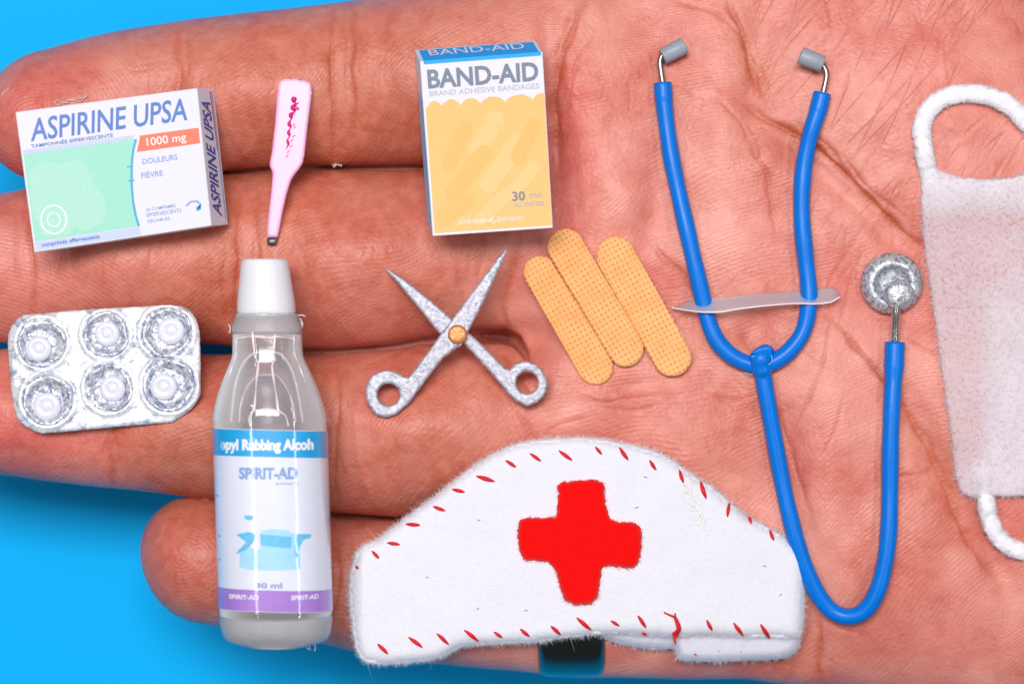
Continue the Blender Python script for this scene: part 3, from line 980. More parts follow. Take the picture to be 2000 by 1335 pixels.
# ------------------------------------------------------------------ silver blister pack
def make_blister():
    zp = max(hz(x, y) for x in range(40, 385, 22) for y in range(600, 830, 22))+1
    r = root('blister_pack', 'silver foil blister strip with six round white tablets on the middle and ring fingers', 'blister pack', 205, 720, zp)
    m = NT('crumpled_foil')
    n1 = m.noise(26, 4, .6, .4); n2 = m.voro(15, 'F1')
    c = m.mix(m.ramp(m.noise(22, 5, .75), [(.36, 0.), (.5, 1.)]), srgb(150, 162, 188), srgb(236, 238, 246))
    m.set(Base_Color=c, Metallic=.3, Roughness=.34)
    m.l(m.bump(n2, 3.0, .35, m.bump(n1, 7.0, .45)), m.b.inputs['Normal'])
    foil = m.m
    m = NT('dented_foil')
    c = m.mix(m.ramp(m.noise(12, 5, .75), [(.4, 0.), (.6, 1.)]), srgb(140, 152, 182), srgb(250, 250, 254))
    m.set(Base_Color=c, Metallic=.4, Roughness=.24)
    m.l(m.bump(m.voro(8, 'F1'), 2.5, .6, m.bump(m.noise(16, 4, .7, .5), 6.0, .5)), m.b.inputs['Normal'])
    dent = m.m
    pillm = simple('white_tablet', srgb(214, 215, 228), .3, grain=6, grain_d=.5, var=.04, Subsurface_Weight=.2, Subsurface_Radius=(1, 1, 1), Subsurface_Scale=6*S)
    z = lambda a: (a[0]/4.307, 560+a[1]/4.307)
    outl = [z(p) for p in [(65, 480), (72, 400), (100, 325), (140, 275), (190, 238), (500, 208), (850, 182), (1150, 166), (1430, 152), (1520, 160), (1600, 195), (1645, 260), (1672, 330), (1682, 420), (1688, 650), (1690, 900),
                           (1650, 980), (1580, 1060), (1450, 1138), (1150, 1160), (900, 1182), (600, 1210), (360, 1232), (290, 1210), (180, 1155), (140, 1090), (115, 1000), (95, 850), (80, 680)]]
    cav = [(350, 470, 212, 330, 520, 105), (890, 400, 200, 903, 395, 104), (1400, 385, 222, 1440, 372, 112), (400, 945, 222, 398, 1005, 116), (915, 850, 208, 948, 855, 106), (1425, 825, 232, 1380, 842, 110)]
    cs = [(*z((a, b)), rr/4.307) for a, b, rr, _, _, _ in cav]
    tilt = lambda x, y: zp+3*math.sin(x/60)+2*math.cos(y/50)
    def top(x, y, d):
        h = tilt(x, y)+5+2.5*min(1, d/5)
        for cx, cy, rr in cs:
            q = math.hypot(x-cx, y-cy)/rr
            if q < 1.22: h += 5*math.exp(-((q-1.04)/.09)**2)
        return h+.8*float(vnoise(x, y, 12, 8))
    holes = [[(cx+rr*.93*math.cos(a), cy+rr*.93*math.sin(a)) for a in np.linspace(0, 2*math.pi, 40, endpoint=False)] for cx, cy, rr in cs]
    slab('foil_sheet', outl, top, lambda x, y, d: tilt(x, y), foil, r, step=4.5, holes=holes, rough_edge=.3)
    for (cx, cy, rr), c in zip(cs, cav):
        qx, qy = z((c[3], c[4])); pr = c[5]/4.307
        # cup: a rolled lip, a crumpled wall going down, rising again to the tablet
        v = []; f = []; N = 56
        prof = [(1.0, 6), (.97, 12), (.93, 16), (.87, 17), (.80, 14), (.72, 9), (.64, 5), (.56, 4), (.0, 5)]
        zb0 = tilt(cx, cy)
        ph = random.random()*9
        for t, h in prof:
            for j in range(N):
                a = 2*math.pi*j/N
                k = (1-t)/1.0
                ex, ey = cx+(qx-cx)*k, cy+(qy-cy)*k
                rr2 = rr*t
                wob = 1+.025*math.sin(3*a+ph)+.018*math.sin(7*a+ph*2)
                hh = h*(1+.25*math.sin(2*a+ph)*(t > .8))+(1.6*float(vnoise(math.cos(a)*30+t*40, math.sin(a)*30+ph*9, 6, 9)) if t > 0 else 0)
                v.append(tuple(W(ex+rr2*wob*math.cos(a), ey+rr2*wob*math.sin(a), zb0+hh)))
        for i in range(len(prof)-1):
            for j in range(N):
                f.append((i*N+j, i*N+(j+1) % N, (i+1)*N+(j+1) % N, (i+1)*N+j)[::-1])
        cup = mesh_obj('blister_cup', np.array(v), f, dent, r)
        cup.data.flip_normals()
        pp = [(pr*1.0, 0), (pr*1.03, 3), (pr*1.0, 6), (pr*.93, 8), (pr*.8, 9.2), (pr*.46, 9.8), (pr*.40, 8.6), (pr*.34, 9.6), (pr*.12, 9.9)]
        pz = W(qx, qy, zb0+5)
        lathe('tablet', pz, (0, 0, 1), pp, pillm, cup, n=32, jitter=.15)
make_blister()

# ------------------------------------------------------------------ thermometer
def make_thermometer():
    z = lambda a: (480+a[0]/3.608, 130+a[1]/3.608)
    o = [z(p) for p in [(228, 130), (236, 104), (262, 88), (305, 84), (350, 86), (400, 92), (440, 106), (464, 132), (466, 165), (462, 230), (440, 400), (418, 590), (404, 676), (378, 720), (345, 762), (322, 796), (305, 850), (288, 905), (262, 1020), (238, 1150), (225, 1205), (152, 1205), (151, 1120), (163, 1000), (178, 860), (186, 770), (184, 742), (168, 700), (168, 668), (182, 600), (204, 400), (214, 260)]]
    tipo = [z(p) for p in [(152, 1207), (224, 1207), (211, 1254), (180, 1258), (150, 1252)]]
    ax = max(hz(575, 200)-0, hz(560, 280), hz(545, 430))
    z0 = lambda y: max(hz(570, 200), hz(565, 290))+2+(y-300)*-.02
    r = root('thermometer', 'flat pale pink toy thermometer with magenta scale, spanning the index and middle fingers', 'thermometer', 560, 310, z0(310))
    pm = simple('pale_pink_plastic', srgb(242, 190, 224), .38, grain=16, grain_d=.8, Subsurface_Weight=.25, Subsurface_Radius=(1, .6, .8), Subsurface_Scale=8*S)
    rd = lambda d, t, q: t*math.sqrt(max(0, 1-(1-min(d/q, 1))**2))
    slab('thermometer_body', o, lambda x, y, d: z0(y)+7+rd(d, 6, 6), lambda x, y, d: z0(y)+3*max(0, 1-d/4), pm, r, step=3.5)
    mm = simple('magenta_ink', srgb(226, 18, 130), .4, grain=3, grain_d=.6, var=.25)
    m2 = simple('pink_ink', srgb(244, 150, 205), .4)
    e = simple('magenta_edge', srgb(214, 70, 150), .45)
    gm = simple('grey_probe_metal', srgb(120, 118, 126), .4, .8, grain=4, grain_d=1.5, var=.5)
    slab('probe_tip', tipo, lambda x, y, d: z0(y)+9+rd(d, 3, 4), lambda x, y, d: z0(y)+1, gm, r, step=3)
    up = lambda u, v, h: W(*z((u, v)), z0(z((u, v))[1])+13.4+h)
    # scale: an uneven magenta line with loops and short marks
    line = [(345, 215), (338, 245), (352, 262), (332, 290), (346, 315), (318, 340), (322, 365), (306, 400), (316, 430), (302, 460), (308, 490), (294, 520), (300, 548), (286, 580)]
    L = spline(line, 6)
    wv = lambda t: 13*(1-.55*t)*(.75+.4*math.sin(t*37))
    P = np.array([tuple(up(x, y, 0)) for x, y in L])
    tube('scale_mark', P, lambda t: wv(t)/3.608*1.5, mm, r, n=6)
    for (x, y) in [(340, 335), (340, 410), (345, 428), (338, 490), (325, 520), (318, 560), (300, 600), (292, 630)]:
        P = np.array([tuple(up(x-8, y+10, 0)), tuple(up(x-2, y, .3)), tuple(up(x+8, y-6, 0))])
        tube('scale_mark', P, 1.5, m2, r, n=6)
    P = np.array([tuple(up(x, y, 0)) for x, y in spline([(372, 255), (350, 275), (372, 300), (345, 300)], 6)])
    tube('scale_mark', P, 1.6, mm, r, n=6)
    # moulding line along the left edge
    E_ = spline([(214, 260), (206, 400), (184, 600), (170, 680), (186, 745), (184, 800), (168, 980), (154, 1180)], 20)
    P = np.array([tuple(W(*z((x+5, y)), z0(z((x, y))[1])+8)) for x, y in E_])
    tube('moulded_edge', P, 1.6, e, r, n=6)
make_thermometer()
# ------------------------------------------------------------------ bottle of rubbing alcohol
def make_bottle():
    cxf = lambda y: 517+(y-507)*24/748
    zc = max(hz(525, 760), hz(525, 840), hz(530, 900), hz(540, 1100), hz(530, 600), hz(530, 560))+92
    r = root('alcohol_bottle', 'clear plastic bottle of rubbing alcohol with a white cap, laid across the lower fingers', 'bottle', 530, 880, zc-90)
    hw = smooth_interp([612, 618, 626, 640, 652, 690, 700, 720, 760, 798, 815, 835, 1000, 1188, 1200, 1225, 1242, 1252, 1256],
                       [57, 60, 62, 66, 66.5, 67.5, 70, 79, 95, 106, 109, 109, 108.5, 108, 107.5, 106, 101, 92, 80])
    hzs = smooth_interp([612, 640, 700, 815, 1225, 1256], [50, 56, 60, 92, 92, 70])
    def surf(x, y, h=0.0, p=2.25):
        """point on the bottle surface seen at (x,y)"""
        s = max(-.995, min(.995, (x-cxf(y))/(float(hw(y)))))
        zz = float(hzs(y))*(1-abs(s)**p)**(1/p)
        k = (H-zc)/H
        c = W(cxf(y), y, zc)
        nx = abs(s)**(p-1)*(1 if s > 0 else -1); nzv = (max(0.0, 1-abs(s)**p))**((p-1)/p)
        L = math.hypot(nx, nzv)
        return Vector((c.x+(x-cxf(y))*k+h*nx/L, c.y, zc+zz+h*nzv/L))
    def shell(name, ys, wfun, hfun, mat, p=2.25, n=72, caps=True, jit=0.0, flip=False, cyf=cxf):
        v = []; f = []
        for y in ys:
            c = W(cyf(y), y, zc)
            w = float(wfun(y)); h = float(hfun(y))
            for j in range(n):
                a = 2*math.pi*j/n
                ca, sa = math.cos(a), math.sin(a)
                q = (abs(ca)**p+abs(sa)**p)**(-1/p)
                jj = 1+random.gauss(0, jit) if jit else 1
                v.append((c.x+w*q*ca*jj, c.y, c.z+h*q*sa*jj))
        for i in range(len(ys)-1):
            for j in range(n):
                q = (i*n+j, i*n+(j+1) % n, (i+1)*n+(j+1) % n, (i+1)*n+j)
                f.append(q[::-1] if flip else q)
        if caps:
            a = tuple(range(n)); b = tuple(range((len(ys)-1)*n, len(ys)*n))
            f.append(a if flip else a[::-1]); f.append(b[::-1] if flip else b)
        o = mesh_obj(name, np.array(v), f, mat, r)
        return o
    # materials
    m = NT('clear_plastic')
    m.set(Base_Color=(.93, .94, .97), Roughness=.04, IOR=1.36)
    m.b.inputs['Transmission Weight'].default_value = 1.0
    m.l(m.bump(m.noise(120, 2), 3, .12, m.bump(m.noise(9, 3), .8, .25)), m.b.inputs['Normal'])
    lw = m.n('ShaderNodeBsdfDiffuse'); lw.inputs[0].default_value = (.97, .97, 1.0, 1)
    tr = m.n('ShaderNodeBsdfTransparent'); tr.inputs[0].default_value = (.97, .96, .98, 1)
    gl = m.n('ShaderNodeBsdfGlossy'); gl.inputs['Roughness'].default_value = .04
    lay = m.n('ShaderNodeLayerWeight'); lay.inputs[0].default_value = .42
    mx1 = m.n('ShaderNodeMixShader'); mx2 = m.n('ShaderNodeMixShader'); mx3 = m.n('ShaderNodeMixShader')
    m.l(m.ramp(lay.outputs['Facing'], [(.04, .2), (.5, .8)]), mx1.inputs[0]); m.l(tr.outputs[0], mx1.inputs[1]); m.l(lw.outputs[0], mx1.inputs[2])
    fr = m.n('ShaderNodeFresnel'); fr.inputs[0].default_value = 1.5
    nb = m.bump(m.noise(16, 3), .8, .3)
    m.l(nb, gl.inputs['Normal']); m.l(nb, fr.inputs['Normal'])
    m.l(fr.outputs[0], mx2.inputs[0]); m.l(mx1.outputs[0], mx2.inputs[1]); m.l(gl.outputs[0], mx2.inputs[2])
    mx3.inputs[0].default_value = .08
    m.l(mx2.outputs[0], mx3.inputs[1]); m.l(m.b.outputs[0], mx3.inputs[2])
    m.l(mx3.outputs[0], m.out.inputs['Surface'])
    clear = m.m
    m = NT('frosted_plastic')
    m.set(Base_Color=m.mix(m.noise(22, 4, .7), (.66, .69, .74), (.86, .88, .92)), Roughness=.22, IOR=1.25)
    m.b.inputs['Transmission Weight'].default_value = .62
    m.l(m.bump(m.noise(9, 4, .7), 1.6, .5), m.b.inputs['Normal'])
    frost = m.m
    whitem = simple('white_cap_plastic', srgb(226, 226, 234), .3, grain=30, grain_d=.6, Subsurface_Weight=.3, Subsurface_Radius=(1, 1, 1), Subsurface_Scale=10*S)
    # wall of the bottle
    ys = [652, 660, 675, 690, 700, 712, 726, 744, 762, 780, 798, 808, 816, 826]+list(range(836, 1200, 20))+[1200]
    shell('bottle_wall', ys, hw, hzs, clear)
    # hollow core with arched top, seen through the wall
    cw = smooth_interp([684, 688, 694, 704, 724, 760, 800, 840, 1186, 1192], [8, 20, 32, 42, 54, 64, 70, 74, 74, 60])
    ch = smooth_interp([684, 700, 760, 1192], [8, 30, 62, 64])
    m = NT('inner_wall_plastic')
    tr = m.n('ShaderNodeBsdfTransparent'); tr.inputs[0].default_value = (.97, .93, .96, 1)
    gl = m.n('ShaderNodeBsdfGlossy'); gl.inputs['Roughness'].default_value = .3; gl.inputs[0].default_value = (1, .93, .95, 1)
    df = m.n('ShaderNodeBsdfDiffuse'); df.inputs[0].default_value = (.8, .76, .82, 1)
    lay = m.n('ShaderNodeLayerWeight'); lay.inputs[0].default_value = .5
    a = m.n('ShaderNodeMixShader'); b = m.n('ShaderNodeMixShader')
    m.l(m.ramp(lay.outputs['Facing'], [(.45, .03), (.97, .75)]), a.inputs[0]); m.l(tr.outputs[0], a.inputs[1]); m.l(df.outputs[0], a.inputs[2])
    fr = m.n('ShaderNodeFresnel'); fr.inputs[0].default_value = 1.45
    m.l(fr.outputs[0], b.inputs[0]); m.l(a.outputs[0], b.inputs[1]); m.l(gl.outputs[0], b.inputs[2])
    m.l(b.outputs[0], m.out.inputs['Surface'])
    inner = m.m
    shell('inner_wall', [684, 688, 694, 700, 710, 724, 740, 760, 780, 800, 840, 1000, 1186, 1192], cw, ch, inner, p=2.0)
    cw2 = smooth_interp([728, 732, 740, 752, 772, 800, 840], [6, 18, 28, 38, 48, 55, 58])
    ch2 = smooth_interp([728, 745, 800, 840], [8, 34, 52, 54])
    shell('inner_tube', [728, 732, 740, 752, 772, 800, 826], cw2, ch2, inner, p=2.0, caps=False)
    # a ridge of melted plastic around the arch openings
    for (wf, hf, ya, yb, rad, nm) in ((cw, ch, 688, 822, 2.3, 'arch_ridge'), (cw2, ch2, 732, 822, 1.8, 'arch_ridge')):
        left = []; right = []
        for y in np.linspace(ya, yb, 22):
            c = W(cxf(y), y, zc); w = float(wf(y))*.93; h = float(hf(y))*.55+18
            left.append((c.x-w, c.y, c.z+h)); right.append((c.x+w, c.y, c.z+h))
        tube(nm, spline(left[::-1]+right, 5), rad, simple('clear_ridge', srgb(236, 222, 230), .2, spec=.8), r, n=8)
    # thick clear seams running down from the neck
    rm = simple('clear_seam', srgb(240, 226, 234), .15, spec=.9)
    for pts, rad in (([(499, 648), (502, 675), (505, 698), (511, 708), (509, 740), (508, 775), (506, 797), (497, 812), (500, 830)], 1.9), ([(543, 652), (541, 690), (544, 702), (538, 712), (543, 745), (550, 780), (553, 798), (566, 808), (572, 828)], 1.9),
                     ([(508, 799), (530, 796), (553, 799)], 2.0), ([(466, 660), (466, 690), (460, 712), (448, 745)], 1.3), ([(577, 655), (578, 688), (586, 710), (600, 745)], 1.3), ([(468, 660), (500, 657), (540, 657), (574, 660)], 1.4)):
        P = np.array([tuple(surf(x, y, .4)) for x, y in spline(pts, 4)])
        tube('clear_seam', P, lambda t: rad*(.8+.35*math.sin(t*19)), rm, r, n=8)
    # frosted neck collar and solid base
    ys = [612, 615, 619, 624, 630, 636, 641, 646, 652]
    shell('neck_collar', ys, lambda y: hw(y)+1.0, lambda y: hzs(y)+1.0, frost, jit=.006)
    ysb = [1201, 1206, 1212, 1220, 1230, 1238, 1244, 1249, 1253, 1256, 1258]
    shell('bottle_base', ysb, lambda y: hw(min(y, 1256))-(.5 if y < 1250 else (y-1250)*2.2), lambda y: hzs(min(y, 1256)), frost, jit=.004)
    # cap: a truncated cone with a soft rim
    capw = smooth_interp([506, 508, 512, 540, 572, 592, 604, 611, 613], [38, 43, 45, 49, 53, 55.5, 56, 55.5, 53])
    ysc = [506, 507, 508.5, 511, 516, 528, 540, 556, 572, 584, 592, 600, 606, 610, 612, 613]
    capo = shell('bottle_cap', ysc, capw, lambda y: capw(y)*.93, whitem, p=2.0)
    shell('cap_rim', [613, 614.5, 616, 617.5], lambda y: 58-(abs(y-615.2))*1.0, lambda y: 53-abs(y-615.2), whitem, p=2.0)
    # label wrapped round the body
    m = NT('glossy_label')
    m.set(Base_Color=m.mix(m.noise(30, 3), srgb(214, 219, 240), srgb(226, 229, 244)), Roughness=.35)
    m.b.inputs['Coat Weight'].default_value = 1.0; m.b.inputs['Coat Roughness'].default_value = .07
    wob = m.bump(m.noise(60, 2), 2.2, .25, m.bump(m.noise(7, 3, .6), .5, .3))
    m.l(wob, m.b.inputs['Coat Normal'])
    labm = m.m
    def li(name, c1, c2=None, size=10):
        m = NT(name)
        m.set(Base_Color=m.mix(m.noise(size, 3, .6), c1, c2 or tuple(x*.86 for x in c1)), Roughness=.4)
        m.b.inputs['Coat Weight'].default_value = 1.0; m.b.inputs['Coat Roughness'].default_value = .07
        m.l(m.bump(m.noise(60, 2), 2.2, .25, m.bump(m.noise(7, 3, .6), .5, .3)), m.b.inputs['Coat Normal'])
        return m.m
    def around(name, y0, y1, mat, h, ny, skew=5.0, a0=-22, a1=202, n=80):
        v = []; f = []; p = 2.25
        for i in range(ny+1):
            for j in range(n+1):
                a = math.radians(a0+(a1-a0)*j/n)
                ca, sa = math.cos(a), math.sin(a)
                y = y0+(y1-y0)*i/ny+skew*ca*.6+3.0*(1-abs(sa))
                q = (abs(ca)**p+abs(sa)**p)**(-1/p)
                c = W(cxf(y), y, zc)
                v.append((c.x+(float(hw(y))+h)*q*ca, c.y, c.z+(float(hzs(y))+h)*q*sa))
        for i in range(ny):
            for j in range(n):
                a = i*(n+1)+j
                f.append((a, a+1, a+n+2, a+n+1))
        return mesh_obj(name, np.array(v), f, mat, r)
    labo = around('paper_label', 835, 1184, labm, 1.2, 20)
    r0 = r; r = labo
    around('blue_band', 836, 887, li('label_blue', srgb(28, 166, 232)), 1.7, 4)
    around('purple_band', 1142, 1183, li('label_purple', srgb(176, 132, 214), srgb(150, 108, 200), 60), 1.7, 4)
    sm = lambda x, y, h: surf(x, y, h)
    wt = li('label_white_ink', srgb(240, 244, 252)); bl = li('label_print_blue', srgb(130, 165, 222)); lb = li('label_light_blue', srgb(140, 205, 240), srgb(180, 220, 246), 14)
    mb = li('label_mid_blue', srgb(70, 175, 230), srgb(120, 198, 238), 9)
    def wrap(x, y, h):          # x measured along the surface, in degrees round the bottle
        a = math.radians(x)
        xx = cxf(y)+float(hw(y))*math.sin(a)
        return surf(xx, y, h)
    lettering('label_title', 'propyl Rubbing Alcohol', sm, (419.5, 853, 633, 881), wt, r, bold=.05, h=3.0)
    lettering('label_name', 'SPIRIT-AD', sm, (478, 907, 588, 930), bl, r, bold=.04, h=2.4)
    lettering('label_small_print', 'antiseptic', sm, (548, 935, 590, 942), bl, r, h=2.2)
    lettering('label_volume', '30 ml', sm, (510, 1127, 560, 1138), li('label_violet_ink', srgb(150, 150, 214)), r, bold=.03, h=2.4)
    lettering('label_small_print', 'SPIRIT-AD', sm, (458, 1151, 516, 1160), wt, r, bold=.03, h=3.0)
    lettering('label_small_print', 'SPIRIT-AD', sm, (577, 1152, 626, 1161), wt, r, bold=.03, h=3.0)
    # the blue sketch on the label
    def pp(name, poly, mat, h):
        # split into small facets so that it follows the curve
        P = np.array(poly, float)
        V2 = resample(P, 6)
        pts = [tuple(q) for q in V2]; ed = [(i, (i+1) % len(pts)) for i in range(len(pts))]
        gx, gy = np.meshgrid(np.arange(P[:, 0].min(), P[:, 0].max(), 7), np.arange(P[:, 1].min(), P[:, 1].max(), 7))
        ok = inside(P, gx.ravel(), gy.ravel())
        pts += list(zip(gx.ravel()[ok].tolist(), gy.ravel()[ok].tolist()))
        rr = geometry.delaunay_2d_cdt([Vector(p) for p in pts], ed, [], 1, 1e-4)
        return mesh_obj(name, np.array([tuple(surf(p.x, p.y, h)) for p in rr[0]]), [tuple(t)[::-1] for t in rr[2]], mat, r)
    pp('label_picture', [(460, 1075), (470, 1062), (500, 1060), (518, 1066), (520, 1028), (540, 1024), (570, 1027), (582, 1034), (584, 1070), (612, 1072), (612, 1100), (560, 1104), (500, 1103), (462, 1096)], lb, 1.7)
    pp('label_picture', [(518, 1034), (578, 1040), (576, 1062), (560, 1060), (520, 1056)], mb, 2.2)
    pp('label_picture', [(472, 1036), (496, 1030), (510, 1034), (506, 1050), (490, 1066), (470, 1074), (492, 1050)], mb, 2.2)
    pp('label_picture', [(488, 1000), (496, 998), (508, 1001), (502, 1008), (490, 1007)], mb, 2.2)
    pp('label_picture', [(582, 1034), (612, 1036), (616, 1042), (598, 1047), (592, 1062), (588, 1080), (583, 1078)], mb, 2.2)
    for yy, w in ((934, 6), (962, 9), (1012, 4), (1040, 10), (1085, 8)):
        pp('label_scale_mark', [(425+.035*(yy-900), yy), (425+.035*(yy-900)+w, yy), (425+.035*(yy-900)+w, yy+4), (425+.035*(yy-900), yy+4)], bl, 3.0)
    r = r0
    # ragged plastic threads at the collar and base
    wh = simple('plastic_thread', srgb(226, 226, 232), .3)
    for pts in ([(571, 615), (580, 616), (590, 615), (596, 618)], [(580, 625), (588, 630), (590, 640), (584, 642)], [(600, 1252), (598, 1262), (606, 1268), (603, 1258)], [(612, 1252), (616, 1264), (614, 1270)], [(446, 632), (450, 640), (448, 650)], [(575, 622), (586, 622), (592, 634)]):
        P = np.array([tuple(W(x, y, zc-10)) for x, y in spline(pts, 3)])
        tube('plastic_thread', P, 1.1, wh, r, n=5)
make_bottle()

# ------------------------------------------------------------------ scissors
def make_scissors():
    z = lambda a: (690+a[0]/3.7075, 470+a[1]/3.7075)
    m = NT('grey_glitter_metal')
    c = m.mix(m.ramp(m.noise(9, 6, .85), [(.4, 0.), (.58, 1.)]), srgb(122, 126, 144), srgb(204, 206, 220))
    c = m.mix(m.ramp(m.noise(28, 3), [(.35, 0.), (.7, .6)]), c, srgb(176, 168, 180))
    m.set(Base_Color=c, Metallic=.35, Roughness=.45)
    m.l(m.bump(m.noise(4.5, 4, .7), 1.4, .7), m.b.inputs['Normal'])
    steel = m.m
    edge = [(762, 532), (800, 580), (985, 492), (940, 570), (758, 770), (1030, 745), (893, 652), (800, 560), (960, 560)]
    hs = [hz(*p) for p in edge]
    z0 = max(hs)+3
    r = root('scissors', 'open grey metal scissors with brass rivet, between the bottle and the three plasters', 'scissors', 893, 652, z0)
    A = [(1112, 56), (1105, 95), (1072, 170), (1040, 240), (975, 380), (900, 530), (832, 658), (780, 745), (735, 790), (650, 850), (600, 915), (500, 1045), (402, 1180), (312, 1258), (230, 1282), (165, 1262), (120, 1205), (92, 1150), (86, 1085), (100, 1030),
         (130, 980), (180, 948), (230, 936), (285, 940), (335, 962), (372, 985), (398, 988), (420, 965), (480, 882), (560, 778), (622, 690), (695, 595), (780, 478), (860, 370), (935, 270), (985, 205), (1040, 128)]
    Bl = [(226, 196), (280, 222), (340, 258), (450, 340), (560, 432), (640, 500), (700, 552), (770, 620), (870, 692), (980, 800), (1060, 880), (1105, 925), (1132, 928), (1170, 892), (1240, 868), (1320, 890), (1378, 945), (1410, 1030), (1395, 1105), (1340, 1168), (1260, 1200),
          (1180, 1162), (1110, 1092), (1000, 962), (900, 852), (800, 742), (700, 700), (620, 668), (540, 572), (450, 460), (350, 342), (270, 250)]
    hA = [(255+80*math.cos(t), 1113+79*math.sin(t)) for t in np.linspace(0, 2*math.pi, 30, endpoint=False)]
    hB = [(1258+77*math.cos(t), 1027+80*math.sin(t)) for t in np.linspace(0, 2*math.pi, 30, endpoint=False)]
    for nm, out, hole, lift in (('blade', Bl, hB, 0), ('blade', A, hA, 11)):
        slab(nm, [z(p) for p in out], lambda x, y, d: z0+lift+7+3*min(1, d/3), lambda x, y, d: z0+lift+2*max(0, 1-d/2), steel, r, step=3.2, holes=[[z(p) for p in hole]], rough_edge=.22)
    bm = simple('brass_paint', srgb(216, 144, 86), .42, .35, grain=7, grain_d=2, var=.25)
    c = W(893.6, 652.8, z0+21)
    lathe('rivet', c, (0, 0, 1), [(18.5, -4), (18.8, 1), (18.2, 4), (16.5, 6), (12, 7), (7, 6.6), (2, 7)], bm, r, n=32, jitter=.3)
    pts = [(880, 676), (895, 673), (884, 681)]
    lathe('rivet_back', W(889, 664, z0-2), (.1, .05, 1), [(16, -3), (16, 1), (14, 2)], simple('bright_foil_bit', srgb(225, 225, 230), .3, .6), r, n=20)
make_scissors()

# ------------------------------------------------------------------ three sticking plasters
def make_plasters():
    def mat(name, ang, tint):
        m = NT(name)
        mp = m.n('ShaderNodeMapping'); mp.inputs['Rotation'].default_value = (0, 0, math.radians(ang))
        m.l(m.co(), mp.inputs[0])
        sep = m.n('ShaderNodeSeparateXYZ'); m.l(mp.outputs[0], sep.inputs[0])
        wob = m.math('MULTIPLY', m.noise(60, 2), 6.0)
        k = 2*math.pi/9.2
        sx = m.math('ADD', sep.outputs[0], wob); sy = m.math('ADD', sep.outputs[1], wob)
        # staggered little pits of the woven backing
        a = m.math('SINE', m.math('MULTIPLY', m.math('ADD', sx, m.math('MULTIPLY', sy, .9)), k*.5))
        b = m.math('SINE', m.math('MULTIPLY', m.math('SUBTRACT', sx, m.math('MULTIPLY', sy, .9)), k*.5))
        w = m.math('MULTIPLY_ADD', m.math('MULTIPLY', a, b), .5, .5)
        pit = m.ramp(w, [(.62, 0.), (.95, 1.)])
        pit = m.math('MULTIPLY', pit, m.ramp(m.noise(18, 2), [(.3, .5), (.6, 1.)]))
        base = m.mix(m.ramp(m.noise(45, 3, .6), [(.3, 0.), (.7, 1.)]), srgb(240, 168, 106), srgb(248, 186, 128))
        base = m.mix(tint, base, srgb(238, 146, 84))
        c = m.mix(m.math('MULTIPLY', pit, .7), base, srgb(206, 130, 56))
        m.set(Base_Color=c, Roughness=.75)
        m.b.inputs['Specular IOR Level'].default_value = .25
        m.l(m.bump(m.math('SUBTRACT', 1.0, pit), 1.6, .8, m.bump(m.noise(5, 3, .7), 1.0, .4)), m.b.inputs['Normal'])
        return m.m
    def cap(x0, y0, r0, x1, y1, r1, pol=1.0):
        a = math.atan2(y1-y0, x1-x0); o = []
        for t in np.linspace(math.pi/2, 3*math.pi/2, 15): o.append((x0+r0*math.cos(a+t)*(pol if abs(math.cos(t)) > .5 else 1), y0+r0*math.sin(a+t)))
        for t in np.linspace(-math.pi/2, math.pi/2, 15): o.append((x1+r1*math.cos(a+t), y1+r1*math.sin(a+t)))
        return o
    specs = [((1054, 531, 32, 1163, 716, 35), 0, 'narrow tan fabric plaster, the left one of the fanned three, nearest the scissors', .18, 29),
             ((1202, 499, 38, 1313, 697, 38), 1.0, 'wide tan fabric plaster, right one of the fanned three, nearest the stethoscope', .05, 28),
             ((1105, 482, 36, 1222, 681, 35), 6, 'tan fabric plaster lying uppermost in the middle of the fanned three', .1, 31)]
    pts = [(1060, 530), (1160, 700), (1110, 480), (1220, 680), (1210, 500), (1320, 700), (1120, 600), (1260, 600), (1180, 580)]
    # least-squares plane through the palm there, lifted to clear it
    A = np.array([(x, y, 1) for x, y in pts]); hh = np.array([hz(x, y) for x, y in pts])
    co = np.linalg.lstsq(A, hh, rcond=None)[0]
    res = (hh-A@co).max()
    for sp, lift, lab, tint, ang in specs:
        c = cap(*sp)
        base = lambda x, y: co[0]*x+co[1]*y+co[2]+res*.7+3+lift+1.2*math.sin(x/23)+1.0*math.cos(y/31)
        mx, my = (sp[0]+sp[3])/2, (sp[1]+sp[4])/2
        loc = W(mx, my, base(mx, my))
        # the piece is one mesh, tagged itself
        o = slab('adhesive_plaster', c, lambda x, y, d: base(x, y)+6+2.5*min(1, d/3.5), lambda x, y, d: base(x, y), mat('woven_plaster', -ang, tint), None, step=5, rough_edge=.35)
        off = loc*S
        o.data.transform(Matrix.Translation(-off)); o.location = off
        tag(o, lab, 'plaster', 'three fanned sticking plasters')
make_plasters()

